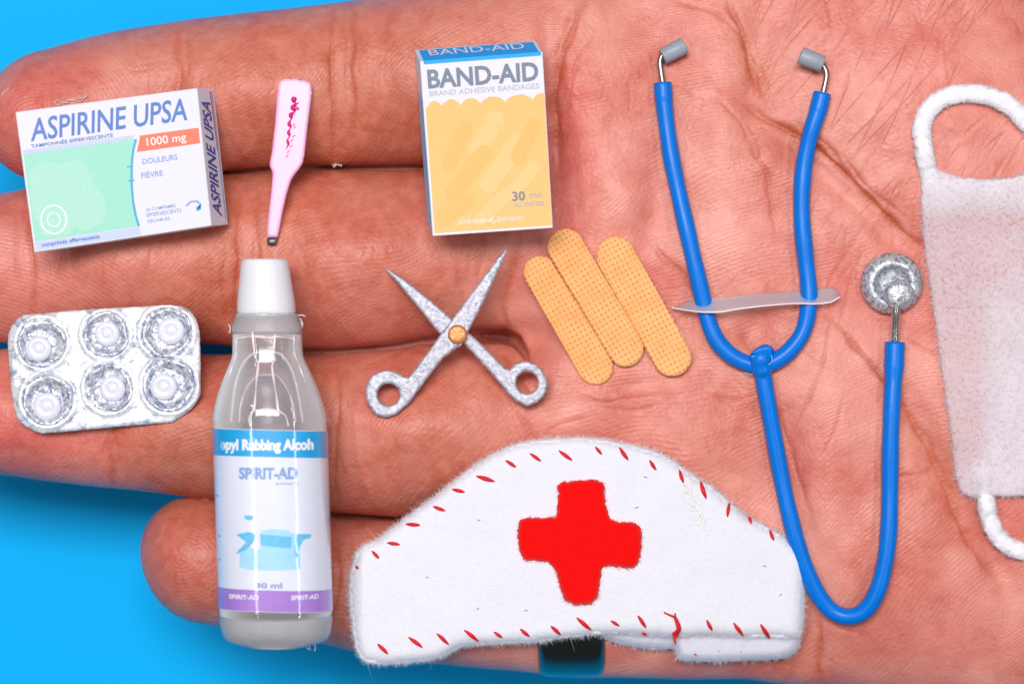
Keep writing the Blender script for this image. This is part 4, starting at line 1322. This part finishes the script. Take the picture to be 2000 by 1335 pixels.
# ------------------------------------------------------------------ stethoscope
def make_stethoscope():
    m = NT('blue_rubber')
    m.set(Base_Color=m.mix(m.noise(40, 3), srgb(0, 108, 208), srgb(0, 120, 224)), Roughness=.34)
    m.b.inputs['Specular IOR Level'].default_value = .25
    m.l(m.bump(m.noise(30, 3), 1.2, .25, m.bump(m.noise(5, 2), .3, .3)), m.b.inputs['Normal'])
    blue = m.m
    wire = simple('bare_steel_wire', srgb(168, 160, 156), .28, .9, grain=8, grain_d=.6, var=.2)
    silver = simple('silver_stem', srgb(214, 212, 206), .2, .9, grain=12, grain_d=.5, var=.15)
    grey = simple('grey_rubber', srgb(150, 160, 174), .42, spec=.4, grain=9, grain_d=.8, var=.08)
    zr = hz(1485, 715)
    r = root('stethoscope', 'toy stethoscope with blue tubing, silver chest piece and grey ear tips on the palm', 'stethoscope', 1485, 715, zr)
    R = 16.5
    # U-shaped ear tubes
    pts = [(1294, 162), (1299, 220), (1310, 300), (1324, 370), (1342, 450), (1358, 520), (1372, 580), (1383, 625), (1400, 664), (1426, 692), (1456, 708), (1484, 713), (1512, 706), (1542, 684), (1566, 652), (1577, 615), (1580, 570), (1573, 500), (1567, 440), (1566, 380), (1571, 320), (1583, 262), (1598, 215), (1606, 182)]
    c, zz = lay_path(pts, R, -1.0, 5, 7)
    P = np.array([tuple(W(x, y, h)) for (x, y), h in zip(c, zz)])
    tube('ear_tubing', P, lambda t: R*(1.06 if t < .03 or t > .97 else 1)*(1+.03*math.sin(t*60)), blue, r, n=22)
    zl, zrt = zz[0], zz[-1]
    zu = float(np.interp(713, [0, 1], [0, 0]))+zz[len(zz)//2]
    # steel wires and grey ear tips
    for side, (w, tip, z_) in enumerate((([(1295, 166), (1291, 140), (1289, 120), (1295, 107), (1306, 102)], ((1294, 111), (1337, 89)), zl),
                                        ([(1606, 188), (1612, 162), (1614, 143), (1607, 128), (1596, 122)], ((1607, 126), (1563, 108)), zrt))):
        P = np.array([tuple(W(x, y, z_+(3 if i > 20 else 0))) for i, (x, y) in enumerate(spline(w, 3))])
        tube('steel_wire', P, 5.6, wire, r, n=14)
        a = W(*tip[0], z_+7); b = W(*tip[1], z_+6)
        ax = (b-a); L = ax.length
        o = lathe('ear_tip', a, ax, [(6, .8), (8, 0), (15.5, 0), (16.6, 1.2), (16.8, L-1.5), (16, L), (9, L), (8.5, L-6), (2, L-6)], grey, r, n=30, jitter=.12)
    # main tube down under the cap edge, round and up to the chest piece
    pts = [(1486, 716), (1492, 745), (1502, 800), (1513, 860), (1526, 930), (1541, 1000), (1557, 1060), (1576, 1115), (1598, 1160), (1625, 1192), (1658, 1203), (1690, 1190), (1714, 1152), (1729, 1095), (1736, 1030), (1738, 950), (1739, 870), (1742, 790), (1746, 720), (1748, 668)]
    c, zz = lay_path(pts, R, -1.0, 5, 7)
    P = np.array([tuple(W(x, y, h)) for (x, y), h in zip(c, zz)])
    def rr(t):
        if t > .955: return R*1.17
        if t > .93: return R*(1.0+.17*(t-.93)/.025)
        return R*(1+.02*math.sin(t*50))
    tube('main_tubing', P, rr, blue, r, n=22)
    zend = zz[-1]
    # split sleeve where the tubes are joined
    v0 = np.array([tuple(W(x, y, zu+h)) for x, y, h in [(1500, 688, -6), (1490, 693, 8), (1485, 706, 9), (1489, 724, 4), (1493, 742, 0), (1495, 752, -2)]])
    tube('joint_sleeve', spline(v0, 3), lambda t: (15.5+6*math.sin(math.pi*min(1, t*1.15)))*(1+.06*math.sin(t*23)), blue, r, n=24)
    flap = simple('cut_rubber_edge', srgb(120, 180, 214), .5)
    ov = [(1466, 690), (1476, 682), (1494, 676), (1508, 676), (1509, 690), (1502, 706), (1496, 700), (1480, 695)]
    slab('sleeve_flap', ov, lambda x, y, d: zu+24+.25*(690-y)+2*min(1, d/3), lambda x, y, d: zu+15, blue, r, step=4, rough_edge=.6)
    for pp_ in ([(1468, 697), (1480, 693), (1492, 698), (1502, 712)], [(1502, 712), (1508, 704), (1506, 690)], [(1455, 727), (1468, 731), (1476, 730)], [(1507, 722), (1518, 721), (1530, 716)]):
        P = np.array([tuple(W(x, y, zu+24+random.uniform(-1, 1))) for x, y in spline(pp_, 3)])
        if pp_[0][1] > 715: P[:, 2] -= 18
        tube('cut_edge', P, 1.1, flap, r, n=5)
    # clear spacer strip threaded over both tubes
    m = NT('clear_strip')
    tr = m.n('ShaderNodeBsdfTransparent'); tr.inputs[0].default_value = (.93, .9, .92, 1)
    m.set(Base_Color=(.78, .74, .82), Roughness=.1)
    mx = m.n('ShaderNodeMixShader'); mx.inputs[0].default_value = .36
    m.l(tr.outputs[0], mx.inputs[1]); m.l(m.b.outputs[0], mx.inputs[2]); m.l(mx.outputs[0], m.out.inputs['Surface'])
    m.l(m.bump(m.noise(40, 2), 2, .3), m.b.inputs['Normal'])
    strip = m.m
    lo = smooth_interp([1311, 1340, 1378, 1400, 1440, 1500, 1560, 1585, 1620, 1642], [600, 605, 609, 609, 603, 596, 592, 593, 590, 578])
    hi = smooth_interp([1311, 1340, 1378, 1420, 1480, 1540, 1590, 1625, 1636, 1642], [598, 588, 583, 579, 573, 569, 563, 561, 566, 577])
    za = smooth_interp([1311, 1378, 1480, 1580, 1642], [hz(1320, 600)+18, zu+24, zu+34, zu+30, hz(1640, 580)+30])
    v = []; f = []
    xs = list(np.linspace(1311, 1642, 60)); nv = 6; th = 2.2
    for lay_ in (0, 1):
        for x in xs:
            for j in range(nv+1):
                t = j/nv
                y = float(hi(x))*(1-t)+float(lo(x))*t
                q = W(x, y, float(za(x))-34*(1-t))
                v.append((q.x, q.y-(th*.6 if lay_ else 0), q.z-(th if lay_ else 0)))
    n1 = len(xs)*(nv+1)
    for i in range(len(xs)-1):
        for j in range(nv):
            a = i*(nv+1)+j
            q = (a, a+1, a+nv+2, a+nv+1)
            f.append(q); f.append(tuple(n1+k for k in q[::-1]))
        a = i*(nv+1)+nv; f.append((a, a+n1, a+n1+nv+1, a+nv+1))
        a = i*(nv+1); f.append((a+nv+1, a+n1+nv+1, a+n1, a))
    mesh_obj('spacer_strip', np.array(v), f, strip, r)
    rim = simple('strip_cut_rim', srgb(236, 226, 234), .25, spec=.8)
    P = np.array([tuple(W(x, float(lo(x))+.5, float(za(x)))) for x in np.linspace(1313, 1640, 70)])
    tube('strip_rim', P, 1.5, rim, r, n=6)
    hole = simple('strip_hole_shadow_gap', srgb(20, 60, 120), .4)
    # chest piece
    zc = max(hz(1742, 552), hz(1700, 552), hz(1780, 560), hz(1742, 510))+3
    m = NT('silver_glitter_paint')
    c_ = m.mix(m.ramp(m.noise(8, 5, .8), [(.38, 0.), (.6, 1.)]), srgb(112, 116, 138), srgb(236, 238, 244))
    m.set(Base_Color=c_, Metallic=.55, Roughness=.42)
    m.l(m.bump(m.noise(6, 4, .75), 1.5, .7), m.b.inputs['Normal'])
    gl = m.m
    lathe('chest_disc', W(1741, 553, zc), (-.06, -.10, 1), [(54, 0), (59, 2), (60.5, 6), (60, 10), (57, 15), (51, 22), (44, 27), (38, 28), (34, 24), (31, 12), (20, 8)], gl, r, n=64, jitter=.18)
    lathe('chest_knob', W(1754, 574, zc+13), (-.02, -.12, 1), [(27, 0), (29, 6), (30, 12), (29, 18), (25, 24), (18, 28), (8, 30), (2, 30.5)], gl, r, n=40, jitter=.5)
    P = [tuple(W(1752, 592, zc+26)), tuple(W(1750, 608, zc+24)), tuple(W(1748, 640, (zc+24+zend)/2)), tuple(W(1748, 680, zend))]
    tube('chest_stem', spline(P, 4), 8.3, silver, r, n=18)
    return
make_stethoscope()
# ------------------------------------------------------------------ felt, fibres
def felt_mat(name, c1, c2, grain=5.0):
    m = NT(name)
    m.set(Base_Color=m.mix(m.noise(grain*2, 4, .7), c1, c2), Roughness=.95)
    m.b.inputs['Specular IOR Level'].default_value = .12
    m.b.inputs['Sheen Weight'].default_value = .35
    m.l(m.bump(m.noise(grain, 4, .7), 2.2, .7, m.bump(m.noise(60, 3), 8, .3)), m.b.inputs['Normal'])
    return m.m

def fibres(name, starts, mat, parent, lmin, lmax, width=.8, curl=1.0):
    """fine loose hairs: starts = (point, direction); each a thin bent triangular thread"""
    v = []; f = []
    for p, d in starts:
        L = random.uniform(lmin, lmax)*random.choice((.5, .7, 1, 1))
        q = Vector(p); d = Vector(d).normalized()
        side = d.cross(Vector((random.gauss(0, 1), random.gauss(0, 1), random.gauss(0, 1)))).normalized()
        up = d.cross(side).normalized()
        bend = side*random.gauss(0, .4*curl)+up*random.gauss(0, .4*curl)
        b = len(v); n = 5
        for i in range(n+1):
            t = i/n
            w = width*(1-.75*t)
            v += [tuple(q+side*w*.5), tuple(q-side*w*.25+up*w*.43), tuple(q-side*w*.25-up*w*.43)]
            q = q+d*L/n
            d = (d+bend/n*1.6).normalized()
        for i in range(n):
            a = b+3*i
            for j in range(3):
                f.append((a+j, a+(j+1) % 3, a+3+(j+1) % 3, a+3+j))
    o = mesh_obj(name, np.array(v), f, mat, parent)
    o['kind'] = 'stuff'
    return o

def rim_starts(outline, n, zf, spread=.8, inset=3):
    P = resample(outline, 3); out = []
    area2 = sum(P[i-1][0]*P[i][1]-P[i][0]*P[i-1][1] for i in range(len(P)))
    for _ in range(n):
        i = random.randrange(len(P)); a = P[i-1]; b = P[i]
        t = b-a; L = math.hypot(*t)+1e-9
        nx, ny = (t[1]/L, -t[0]/L) if area2 > 0 else (-t[1]/L, t[0]/L)
        x, y = a-np.array([nx, ny])*random.uniform(0, inset)
        th = random.gauss(0, spread)
        dx = nx*math.cos(th)-ny*math.sin(th); dy = nx*math.sin(th)+ny*math.cos(th)
        out.append((W(x, y, zf(x, y)+random.uniform(-10, 4)), (dx, -dy, random.gauss(0, .5))))
    return out

# ------------------------------------------------------------------ nurse cap
def make_cap():
    front = [(692, 1090), (704, 1070), (740, 1050), (790, 1012), (850, 968), (905, 925), (950, 893), (1000, 870), (1050, 859), (1110, 855), (1165, 856), (1220, 866), (1270, 878), (1310, 896), (1345, 922), (1400, 958), (1450, 1002), (1500, 1030), (1540, 1054), (1566, 1080), (1573, 1110),
             (1570, 1170), (1568, 1215), (1556, 1244), (1500, 1243), (1440, 1243), (1380, 1240), (1310, 1243), (1240, 1238), (1180, 1236), (1120, 1242), (1040, 1252), (960, 1256), (900, 1262), (860, 1282), (800, 1292), (740, 1295), (708, 1286), (692, 1250), (684, 1190), (682, 1140)]
    fr = closed_spline(front, 7)
    hs = {}
    def base(x, y):
        # a stiff felt panel bridging the fingers and the palm
        t = (x-1130)/440; s = (y-1090)/220
        return zb+26*(1-t*t)-8*s
    pts = [(760, 1060), (800, 1200), (900, 1000), (1000, 930), (1100, 900), (1250, 930), (1400, 1030), (1500, 1100), (1500, 1200), (1300, 1200), (1100, 1200), (950, 1200), (1130, 1050), (1350, 1100), (880, 1130)]
    zb = 0; zb = max(hz(x, y)-base(x, y) for x, y in pts)+10
    r = root('nurse_cap', 'white felt nurse cap with a red cross and red stitching over the little finger', 'nurse cap', 1130, 1080, base(1130, 1080))
    white = felt_mat('white_felt', srgb(220, 220, 233), srgb(232, 232, 242))
    shade = felt_mat('white_felt_shaded', srgb(200, 199, 217), srgb(216, 216, 230))  # same white felt darkened, the back panel's shade put into its colour
    redm = felt_mat('red_felt', srgb(240, 0, 0), srgb(222, 0, 0), 7)
    th = 26
    top = lambda x, y, d: base(x, y)+8+th*math.sqrt(max(0, 1-(1-min(d/24, 1))**2))*.9+2.0*float(vnoise(x, y, 60, 11))+(.5*float(vnoise(x, y, 9, 12)))
    # back panel, folded, peeping out below
    back = [(1150, 1225), (1190, 1250), (1240, 1262), (1290, 1267), (1318, 1266), (1322, 1284), (1340, 1290), (1400, 1291), (1470, 1288), (1530, 1284), (1556, 1270), (1563, 1240), (1540, 1200), (1300, 1200)]
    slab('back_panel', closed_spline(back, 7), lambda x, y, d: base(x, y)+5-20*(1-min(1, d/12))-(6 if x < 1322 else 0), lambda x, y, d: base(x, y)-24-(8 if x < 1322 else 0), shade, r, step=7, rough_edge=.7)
    slab('front_panel', fr, top, lambda x, y, d: base(x, y)+8*max(0, 1-d/12), white, r, step=7, rough_edge=.8)
    cross = [(1088, 948), (1100, 941), (1130, 938), (1165, 936), (1180, 944), (1183, 985), (1191, 1012), (1205, 1018), (1238, 1020), (1254, 1032), (1253, 1065), (1250, 1092), (1243, 1106), (1225, 1110), (1196, 1105), (1175, 1106), (1171, 1140), (1168, 1166), (1155, 1179), (1125, 1181), (1104, 1172), (1093, 1145), (1086, 1112), (1070, 1096), (1045, 1094), (1024, 1094), (1015, 1075), (1011, 1040), (1015, 1016), (1035, 1010), (1070, 1010), (1086, 1008), (1090, 985)]
    ct = lambda x, y: base(x, y)+8+th*.9+2.0*float(vnoise(x, y, 60, 11))
    slab('red_cross', resample(cross, 5), lambda x, y, d: ct(x, y)+1+8*math.sqrt(max(0, 1-(1-min(d/8, 1))**2))+.8*float(vnoise(x, y, 14, 13)), lambda x, y, d: ct(x, y)-2, redm, r, step=5, rough_edge=.9)
    # stitches
    thread = simple('red_thread', srgb(228, 8, 26), .6, grain=3, grain_d=.8, var=.3)
    fa = lambda a: (660+a[0]/2.643, 830+a[1]/2.643); fb = lambda a: (1100+a[0]/2.644, 830+a[1]/2.644)
    st = [(fa, q) for q in [((175, 648), (213, 688)), ((255, 606), (320, 615)), ((350, 510), (425, 515)), ((490, 418), (555, 442)), ((590, 330), (655, 345)), ((715, 262), (810, 290)), ((865, 180), (920, 217)), ((990, 145), (1050, 186)), ((1140, 130), (1210, 182)),
                            ((205, 1126), (258, 1180)), ((365, 1092), (438, 1146)), ((510, 1073), (572, 1130)), ((652, 1055), (726, 1113)), ((805, 1065), (850, 1096)), ((940, 1050), (990, 1090)), ((1098, 1034), (1150, 1080)), ((92, 726), (106, 740))]]
    st += [(fb, q) for q in [((165, 110), (200, 152)), ((290, 115), (335, 180)), ((445, 180), (480, 232)), ((600, 230), (620, 298)), ((708, 290), (738, 380)), ((858, 398), (847, 474)), ((960, 465), (970, 510)), ((1065, 540), (1088, 596)), ((1196, 600), (1212, 672)),
                             ((68, 992), (145, 1056)), ((245, 1007), (290, 1035)), ((385, 980), (428, 1045)), ((405, 1070), (432, 1080)), ((740, 1003), (770, 1060)), ((878, 1018), (930, 1086)), ((1018, 1025), (1075, 1110)), ((1181, 1100), (1185, 1128))]]
    frn = resample(fr, 7)
    def topz(x, y):
        d = float(dist_poly(frn, np.array([x]), np.array([y]))[0])
        return top(x, y, d) if inside(frn, np.array([x]), np.array([y]))[0] else base(x, y)
    for fn, (a, b) in st:
        (x0, y0), (x1, y1) = fn(a), fn(b)
        P = []
        for t in np.linspace(0, 1, 9):
            x, y = x0+(x1-x0)*t+random.uniform(-.4, .4), y0+(y1-y0)*t
            P.append(tuple(W(x, y, topz(x, y)+3.0*math.sin(math.pi*t)-1.2)))
        L = math.hypot(x1-x0, y1-y0)
        wd = 2.0+.065*L+random.uniform(-.3, .3)
        tube('stitch', P, lambda t: wd*(.35+.65*math.sin(math.pi*t)), thread, r, n=7)
    for q in [((670, 1168), (690, 1190)), ((785, 1146), (815, 1180)), ((900, 1150), (930, 1176)), ((1050, 1150), (1062, 1158))]:
        (x0, y0), (x1, y1) = fb(q[0]), fb(q[1])
        P = [tuple(W(x0+(x1-x0)*t, y0+(y1-y0)*t, base(x0, y0)+1.0+2*math.sin(math.pi*t))) for t in np.linspace(0, 1, 7)]
        tube('stitch', P, lambda t: 1.8*(.35+.65*math.sin(math.pi*t)), thread, r, n=7)
    # the knotted thread end
    for pts, w in (([(520, 965), (548, 978), (575, 990), (590, 1010)], 2.2), ([(578, 968), (580, 1000), (588, 1035)], 2.0), ([(575, 985), (590, 1020), (598, 1050), (586, 1075), (575, 1100)], 4.6), ([(600, 1048), (585, 1060), (572, 1085), (580, 1130)], 2.8), ([(566, 1072), (580, 1080), (592, 1088)], 3.6)):
        c = spline([fb(p) for p in pts], 3)
        P = [tuple(W(x, y, topz(x, min(y, 1238))+3)) for x, y in c]
        tube('thread_knot', np.array(P), lambda t: w*(.6+.4*math.sin(math.pi*t)), thread, r, n=7)
    wf = simple('white_fibre', srgb(236, 236, 244), .6)
    sf = [(p, d) for p, d in rim_starts(fr, 9500, lambda x, y: base(x, y)+14, .9, 4)]
    sf += rim_starts(closed_spline(back, 7), 900, lambda x, y: base(x, y)-14, .8, 2)
    fibres('felt_fuzz', sf, wf, r, 4, 15, .65, 2.0)
    long_ = [s for s in rim_starts([q for q in fr if True], 110, lambda x, y: base(x, y)+14, .6, 2)]
    fibres('felt_fuzz', long_, wf, r, 14, 40, .45, 2.6)
    # surface nap
    nap = []
    X_ = rng.uniform(690, 1570, 5200); Y_ = rng.uniform(860, 1290, 5200)
    ok = inside(frn, X_, Y_); X_ = X_[ok]; Y_ = Y_[ok]
    Z_ = base(X_, Y_)+8+th*np.sqrt(np.maximum(0, 1-(1-np.minimum(dist_poly(frn, X_, Y_)/24, 1))**2))*.9+2.0*vnoise(X_, Y_, 60, 11)
    for x, y, zq in zip(X_, Y_, Z_):
        a = random.uniform(0, 6.28)
        nap.append((W(x, y, zq-.5), (math.cos(a), math.sin(a), random.uniform(.05, .5))))
    fibres('felt_nap', nap, wf, r, 4, 11, .6, 2.0)
    rf = simple('red_fibre', srgb(222, 16, 22), .6)
    fibres('cross_fuzz', rim_starts(cross, 900, lambda x, y: ct(x, y)+8, 1.0, 2), rf, r, 3, 9, .8, 1.8)
    yl = simple('yellowed_fibre', srgb(238, 236, 214), .8)
    ys_ = []
    for _ in range(260):
        t = random.random(); x = 1333+t*38+random.gauss(0, 9); y = 925+t*105+random.gauss(0, 9)
        a = random.gauss(-1.2, .5); ys_.append((W(x, y, topz(x, y)), (math.cos(a), math.sin(a), .1)))
    fibres('yellow_stain_fibres', ys_, yl, r, 6, 12, .9, 1.2)
    sp = simple('dark_speck', srgb(120, 110, 125), .7)
    for x, y in ((935, 1015), (834, 1126), (933, 1188), (1027, 1191), (1260, 931), (1494, 1105), (1244, 990), (1525, 1160)):
        P = [tuple(W(x+dx*random.uniform(1.5, 4), y+dx*random.uniform(-2, 2), topz(x, y)+1.6)) for dx in (-1, 0, 1)]
        tube('lint_speck', P, .7, sp, r, n=5)
make_cap()

# ------------------------------------------------------------------ face mask
def make_mask():
    m = NT('non_woven_cloth')
    pin = m.ramp(m.noise(9, 4, .75), [(.36, 0.), (.5, 1.)])
    thick = m.attr('thickness')
    c = m.mix(m.noise(16, 4, .7), srgb(234, 224, 236), srgb(248, 242, 250))
    m.set(Base_Color=c, Roughness=.9)
    m.b.inputs['Specular IOR Level'].default_value = .15
    m.b.inputs['Subsurface Weight'].default_value = .0
    tr = m.n('ShaderNodeBsdfTransparent')
    tl = m.n('ShaderNodeBsdfTranslucent'); tl.inputs[0].default_value = (.85, .82, .86, 1)
    a = m.n('ShaderNodeMixShader'); a.inputs[0].default_value = .12
    m.l(m.b.outputs[0], a.inputs[1]); m.l(tl.outputs[0], a.inputs[2])
    b = m.n('ShaderNodeMixShader')
    hole = m.ramp(m.voro(13, 'F1'), [(.07, 1.), (.2, 0.)])
    op = m.math('MULTIPLY_ADD', pin, .3, .12)
    op = m.math('ADD', op, m.math('MULTIPLY', thick, .5))
    op = m.math('SUBTRACT', op, m.math('MULTIPLY', m.math('MULTIPLY', hole, .35), m.math('SUBTRACT', 1.0, thick)))
    clampn = m.n('ShaderNodeClamp'); m.l(op, clampn.inputs[0])
    m.l(clampn.outputs[0], b.inputs[0]); m.l(tr.outputs[0], b.inputs[1]); m.l(a.outputs[0], b.inputs[2])
    m.l(b.outputs[0], m.out.inputs['Surface'])
    m.l(m.bump(m.noise(5, 4, .7), 1.8, .8, m.bump(m.noise(45, 3), 6, .35)), m.b.inputs['Normal'])
    cloth = m.m
    loopm = felt_mat('white_cord', srgb(232, 230, 240), srgb(244, 242, 250), 4)
    pts = [(1850, 400), (1900, 500), (1850, 700), (1950, 800), (1900, 900), (1950, 420), (2100, 600), (1980, 650)]
    A = np.array([(x, y, 1) for x, y in pts]); hh = np.array([hz(x, y) for x, y in pts])
    co = np.linalg.lstsq(A, hh, rcond=None)[0]
    res = (hh-A@co).max()
    base = lambda x, y: co[0]*x+co[1]*y+co[2]+res*.75+4+6/(1+math.exp(-(x-1926-.02*(y-640))/3))*(1/(1+math.exp(-(y-600)/20)))+4*float(vnoise(x, y, 90, 14))+9*math.exp(-((x-2010)/95)**2-((y-720)/260)**2)
    r = root('face_mask', 'white non-woven toy face mask with cord ear loops, at the wrist end of the palm', 'face mask', 1985, 650, base(1985, 650))
    out = [(1802, 322), (1799, 380), (1802, 440), (1812, 520), (1824, 600), (1836, 690), (1848, 780), (1860, 860), (1866, 920), (1872, 948), (1882, 962), (1905, 971), (1930, 966), (1965, 969), (2010, 966), (2060, 968), (2120, 962), (2160, 955), (2172, 900), (2176, 700), (2168, 500), (2150, 330),
           (2110, 324), (2060, 332), (2000, 340), (1970, 348), (1930, 351), (1880, 347), (1845, 337), (1825, 326)]
    o = slab('mask_cloth', resample(out, 8), lambda x, y, d: base(x, y)+3+3*min(1, d/5), lambda x, y, d: base(x, y), cloth, r, step=7, rough_edge=1.0)
    # thicker, whiter cloth: hems at both ends, the folded middle, the glued corner
    n = len(o.data.vertices); th_ = np.zeros(n)
    off = np.array(r.location)/S
    for i, vtx in enumerate(o.data.vertices):
        q = np.array(vtx.co)/S+off
        x = q[0]*H/(H-q[2])+CX; y = CY-q[1]*H/(H-q[2])
        t = 1.0*math.exp(-max(0, (y-352)/52)**2)*(1 if y < 420 else .6)
        t = max(t, .75/(1+math.exp(-(x-1925)/9))*(1/(1+math.exp(-(y-600)/50))))
        t = max(t, .9*math.exp(-((x-1925)/30)**2-((y-920)/32)**2), .35/(1+math.exp(-(y-900)/25)), .85*math.exp(-((x-1812)/14)**2-((y-335)/50)**2))
        th_[i] = t*.9+.12*float(vnoise(x, y, 35, 15))
    a_ = o.data.attributes.new('thickness', 'FLOAT', 'POINT'); a_.data.foreach_set('value', np.clip(th_, 0, 1).astype(np.float32))
    # fold step
    #P = [tuple(W(1928+.02*(y-640)+1.5*math.sin(y/17), y, base(1928, y)+6)) for y in np.arange(600, 900, 8)]
    # ear loops
    for pts in ([(1830, 400), (1822, 365), (1812, 330), (1804, 285), (1800, 250), (1812, 218), (1840, 192), (1880, 183), (1925, 186), (1965, 202), (1995, 228), (2025, 262), (2070, 310), (2085, 350)],
                [(1925, 930), (1926, 975), (1932, 1010), (1946, 1042), (1968, 1064), (2000, 1076), (2045, 1078), (2085, 1050), (2100, 1000), (2104, 950)]):
        c, zz = lay_path(pts, 11, 2, 5, 8)
        def dive(x, y, q):
            if 290 < y < 1000:
                s = min(1, max(0, (y-290)/80)) if y < 650 else min(1, max(0, (1000-y)/60))
                s = s*s*(3-2*s)
                return max(q, base(x, y))*(1-s)+(base(x, y)-8)*s
            return q
        zz = np.array([dive(x, y, q) for (x, y), q in zip(c, zz)])
        P = np.array([tuple(W(x, y, h)) for (x, y), h in zip(c, zz)])
        wdt = 17.5 if pts[0][1] < 500 else 16.5
        ph = random.random()*9
        vv, ff = tube_geo(P, lambda t: wdt*min(1, .5+6*min(t, 1-t))*(1+.05*math.sin(t*70+ph)+.04*math.sin(t*171)), 18, True, flat=.62)
        vv = np.array(vv)+rng.normal(0, 1.1, (len(vv), 3))
        mesh_obj('ear_loop', vv, ff, loopm, r)
        left = c+0
        st = []
        for _ in range(4200):
            i = random.randrange(1, len(c)-1)
            t = c[i+1]-c[i-1]; t = t/np.linalg.norm(t); s_ = random.choice((-1, 1))
            nx, ny = -t[1]*s_, t[0]*s_
            u = random.random()**.5
            x, y = c[i]+np.array([nx, ny])*wdt*.95*u
            a = random.gauss(0, .8)
            dx, dy = nx*math.cos(a)-ny*math.sin(a), nx*math.sin(a)+ny*math.cos(a)
            st.append((W(x, y, zz[i]+9*math.sqrt(1-min(1, u*u))), (dx, -dy, random.gauss(.2, .4))))
        fibres('cord_fuzz', st, simple('white_cord_fibre', srgb(240, 238, 246), .6), r, 4, 13, .7, 2.4)
    ro = resample(out, 4)
    st = rim_starts(out, 3200, lambda x, y: base(x, y)+3, .9, 3)
    X_ = rng.uniform(1800, 2010, 2600); Y_ = rng.uniform(330, 970, 2600)
    ok = inside(ro, X_, Y_)
    for x, y in zip(X_[ok], Y_[ok]):
        a = random.gauss(-.7, .7)
        st.append((W(x, y, base(x, y)+6), (math.cos(a), math.sin(a), random.uniform(0, .2))))
    fibres('cloth_fibres', st, simple('pale_fibre', srgb(232, 224, 236), .7), r, 5, 16, .7, 1.6)
make_mask()

# ------------------------------------------------------------------ ring on the little finger
def make_ring():
    m = NT('polished_dark_steel')
    m.set(Base_Color=(.17, .175, .16), Metallic=1.0, Roughness=.28)
    m.l(m.bump(m.noise(14, 3), .5, .3), m.b.inputs['Normal'])
    xs = fx(np.array([1046, 1050, 1060, 1080, 1110, 1140, 1160, 1170, 1174.0]))
    pr = [5, 12, 16, 17, 17.5, 17, 16, 12, 5]
    yc = float(pinky.yc(xs[4])); w = float(pinky.w(xs[4])); h = float(pinky.h(xs[4])); zc = float(pinky.zc(xs[4]))
    n = 90; v = []; f = []
    for x, o_ in zip(xs, pr):
        for j in range(n):
            a = 2*math.pi*j/n; ca, sa = math.cos(a), math.sin(a); p = 2.3
            q = (abs(ca)**p+abs(sa)**p)**(-1/p)
            v.append((x+(yc-(yc+w*q*ca))*.04, yc+(w+o_)*q*ca, zc+(h+o_-2)*q*sa))
    k = len(xs)
    for i in range(k-1):
        for j in range(n):
            f.append((i*n+j, i*n+(j+1) % n, (i+1)*n+(j+1) % n, (i+1)*n+j))
    for j in range(n):          # inner side closes the band
        f.append((j, (k-1)*n+j, (k-1)*n+(j+1) % n, (j+1) % n))
    o = mesh_obj('finger_ring', v, f, m.m, base=(float(xs[4]), yc, zc))
    tag(o, 'polished dark metal band worn on the little finger, half hidden under the nurse cap', 'ring')
make_ring()

# ------------------------------------------------------------------ lint
def make_lint():
    lm = simple('lint_fibre', srgb(214, 190, 184), .6)
    def thing(label, lines, zf, w):
        c0 = lines[0][0]
        o = root('lint', label, 'lint', c0[0], c0[1], zf(*c0))
        for l in lines:
            P = [tuple(W(x, y, zf(x, y)+1.5)) for x, y in spline(l, 3)]
            tube('fibre', np.array(P), w, lm, o, n=5)
    thing('wisps of pale lint by the top edge of the aspirin carton', [[(104, 203), (110, 196), (122, 200), (135, 201)], [(120, 203), (140, 196), (158, 198), (170, 184)], [(128, 196), (150, 194), (168, 190), (172, 186)], [(106, 198), (112, 206), (120, 204)]], lambda x, y: hz(x, y)+2, .9)
    thing('tiny white speck of lint in the crease between index and middle finger', [[(650, 321), (656, 318), (662, 322)], [(652, 325), (658, 321), (666, 323)]], lambda x, y: hz(x, y)+2, 2.0)
    thing('fine pale hair on the fingertip above the aspirin carton', [[(2, 190), (8, 178), (14, 172)], [(4, 182), (12, 180), (18, 170)]], lambda x, y: hz(x, y)+1, .8)
make_lint()
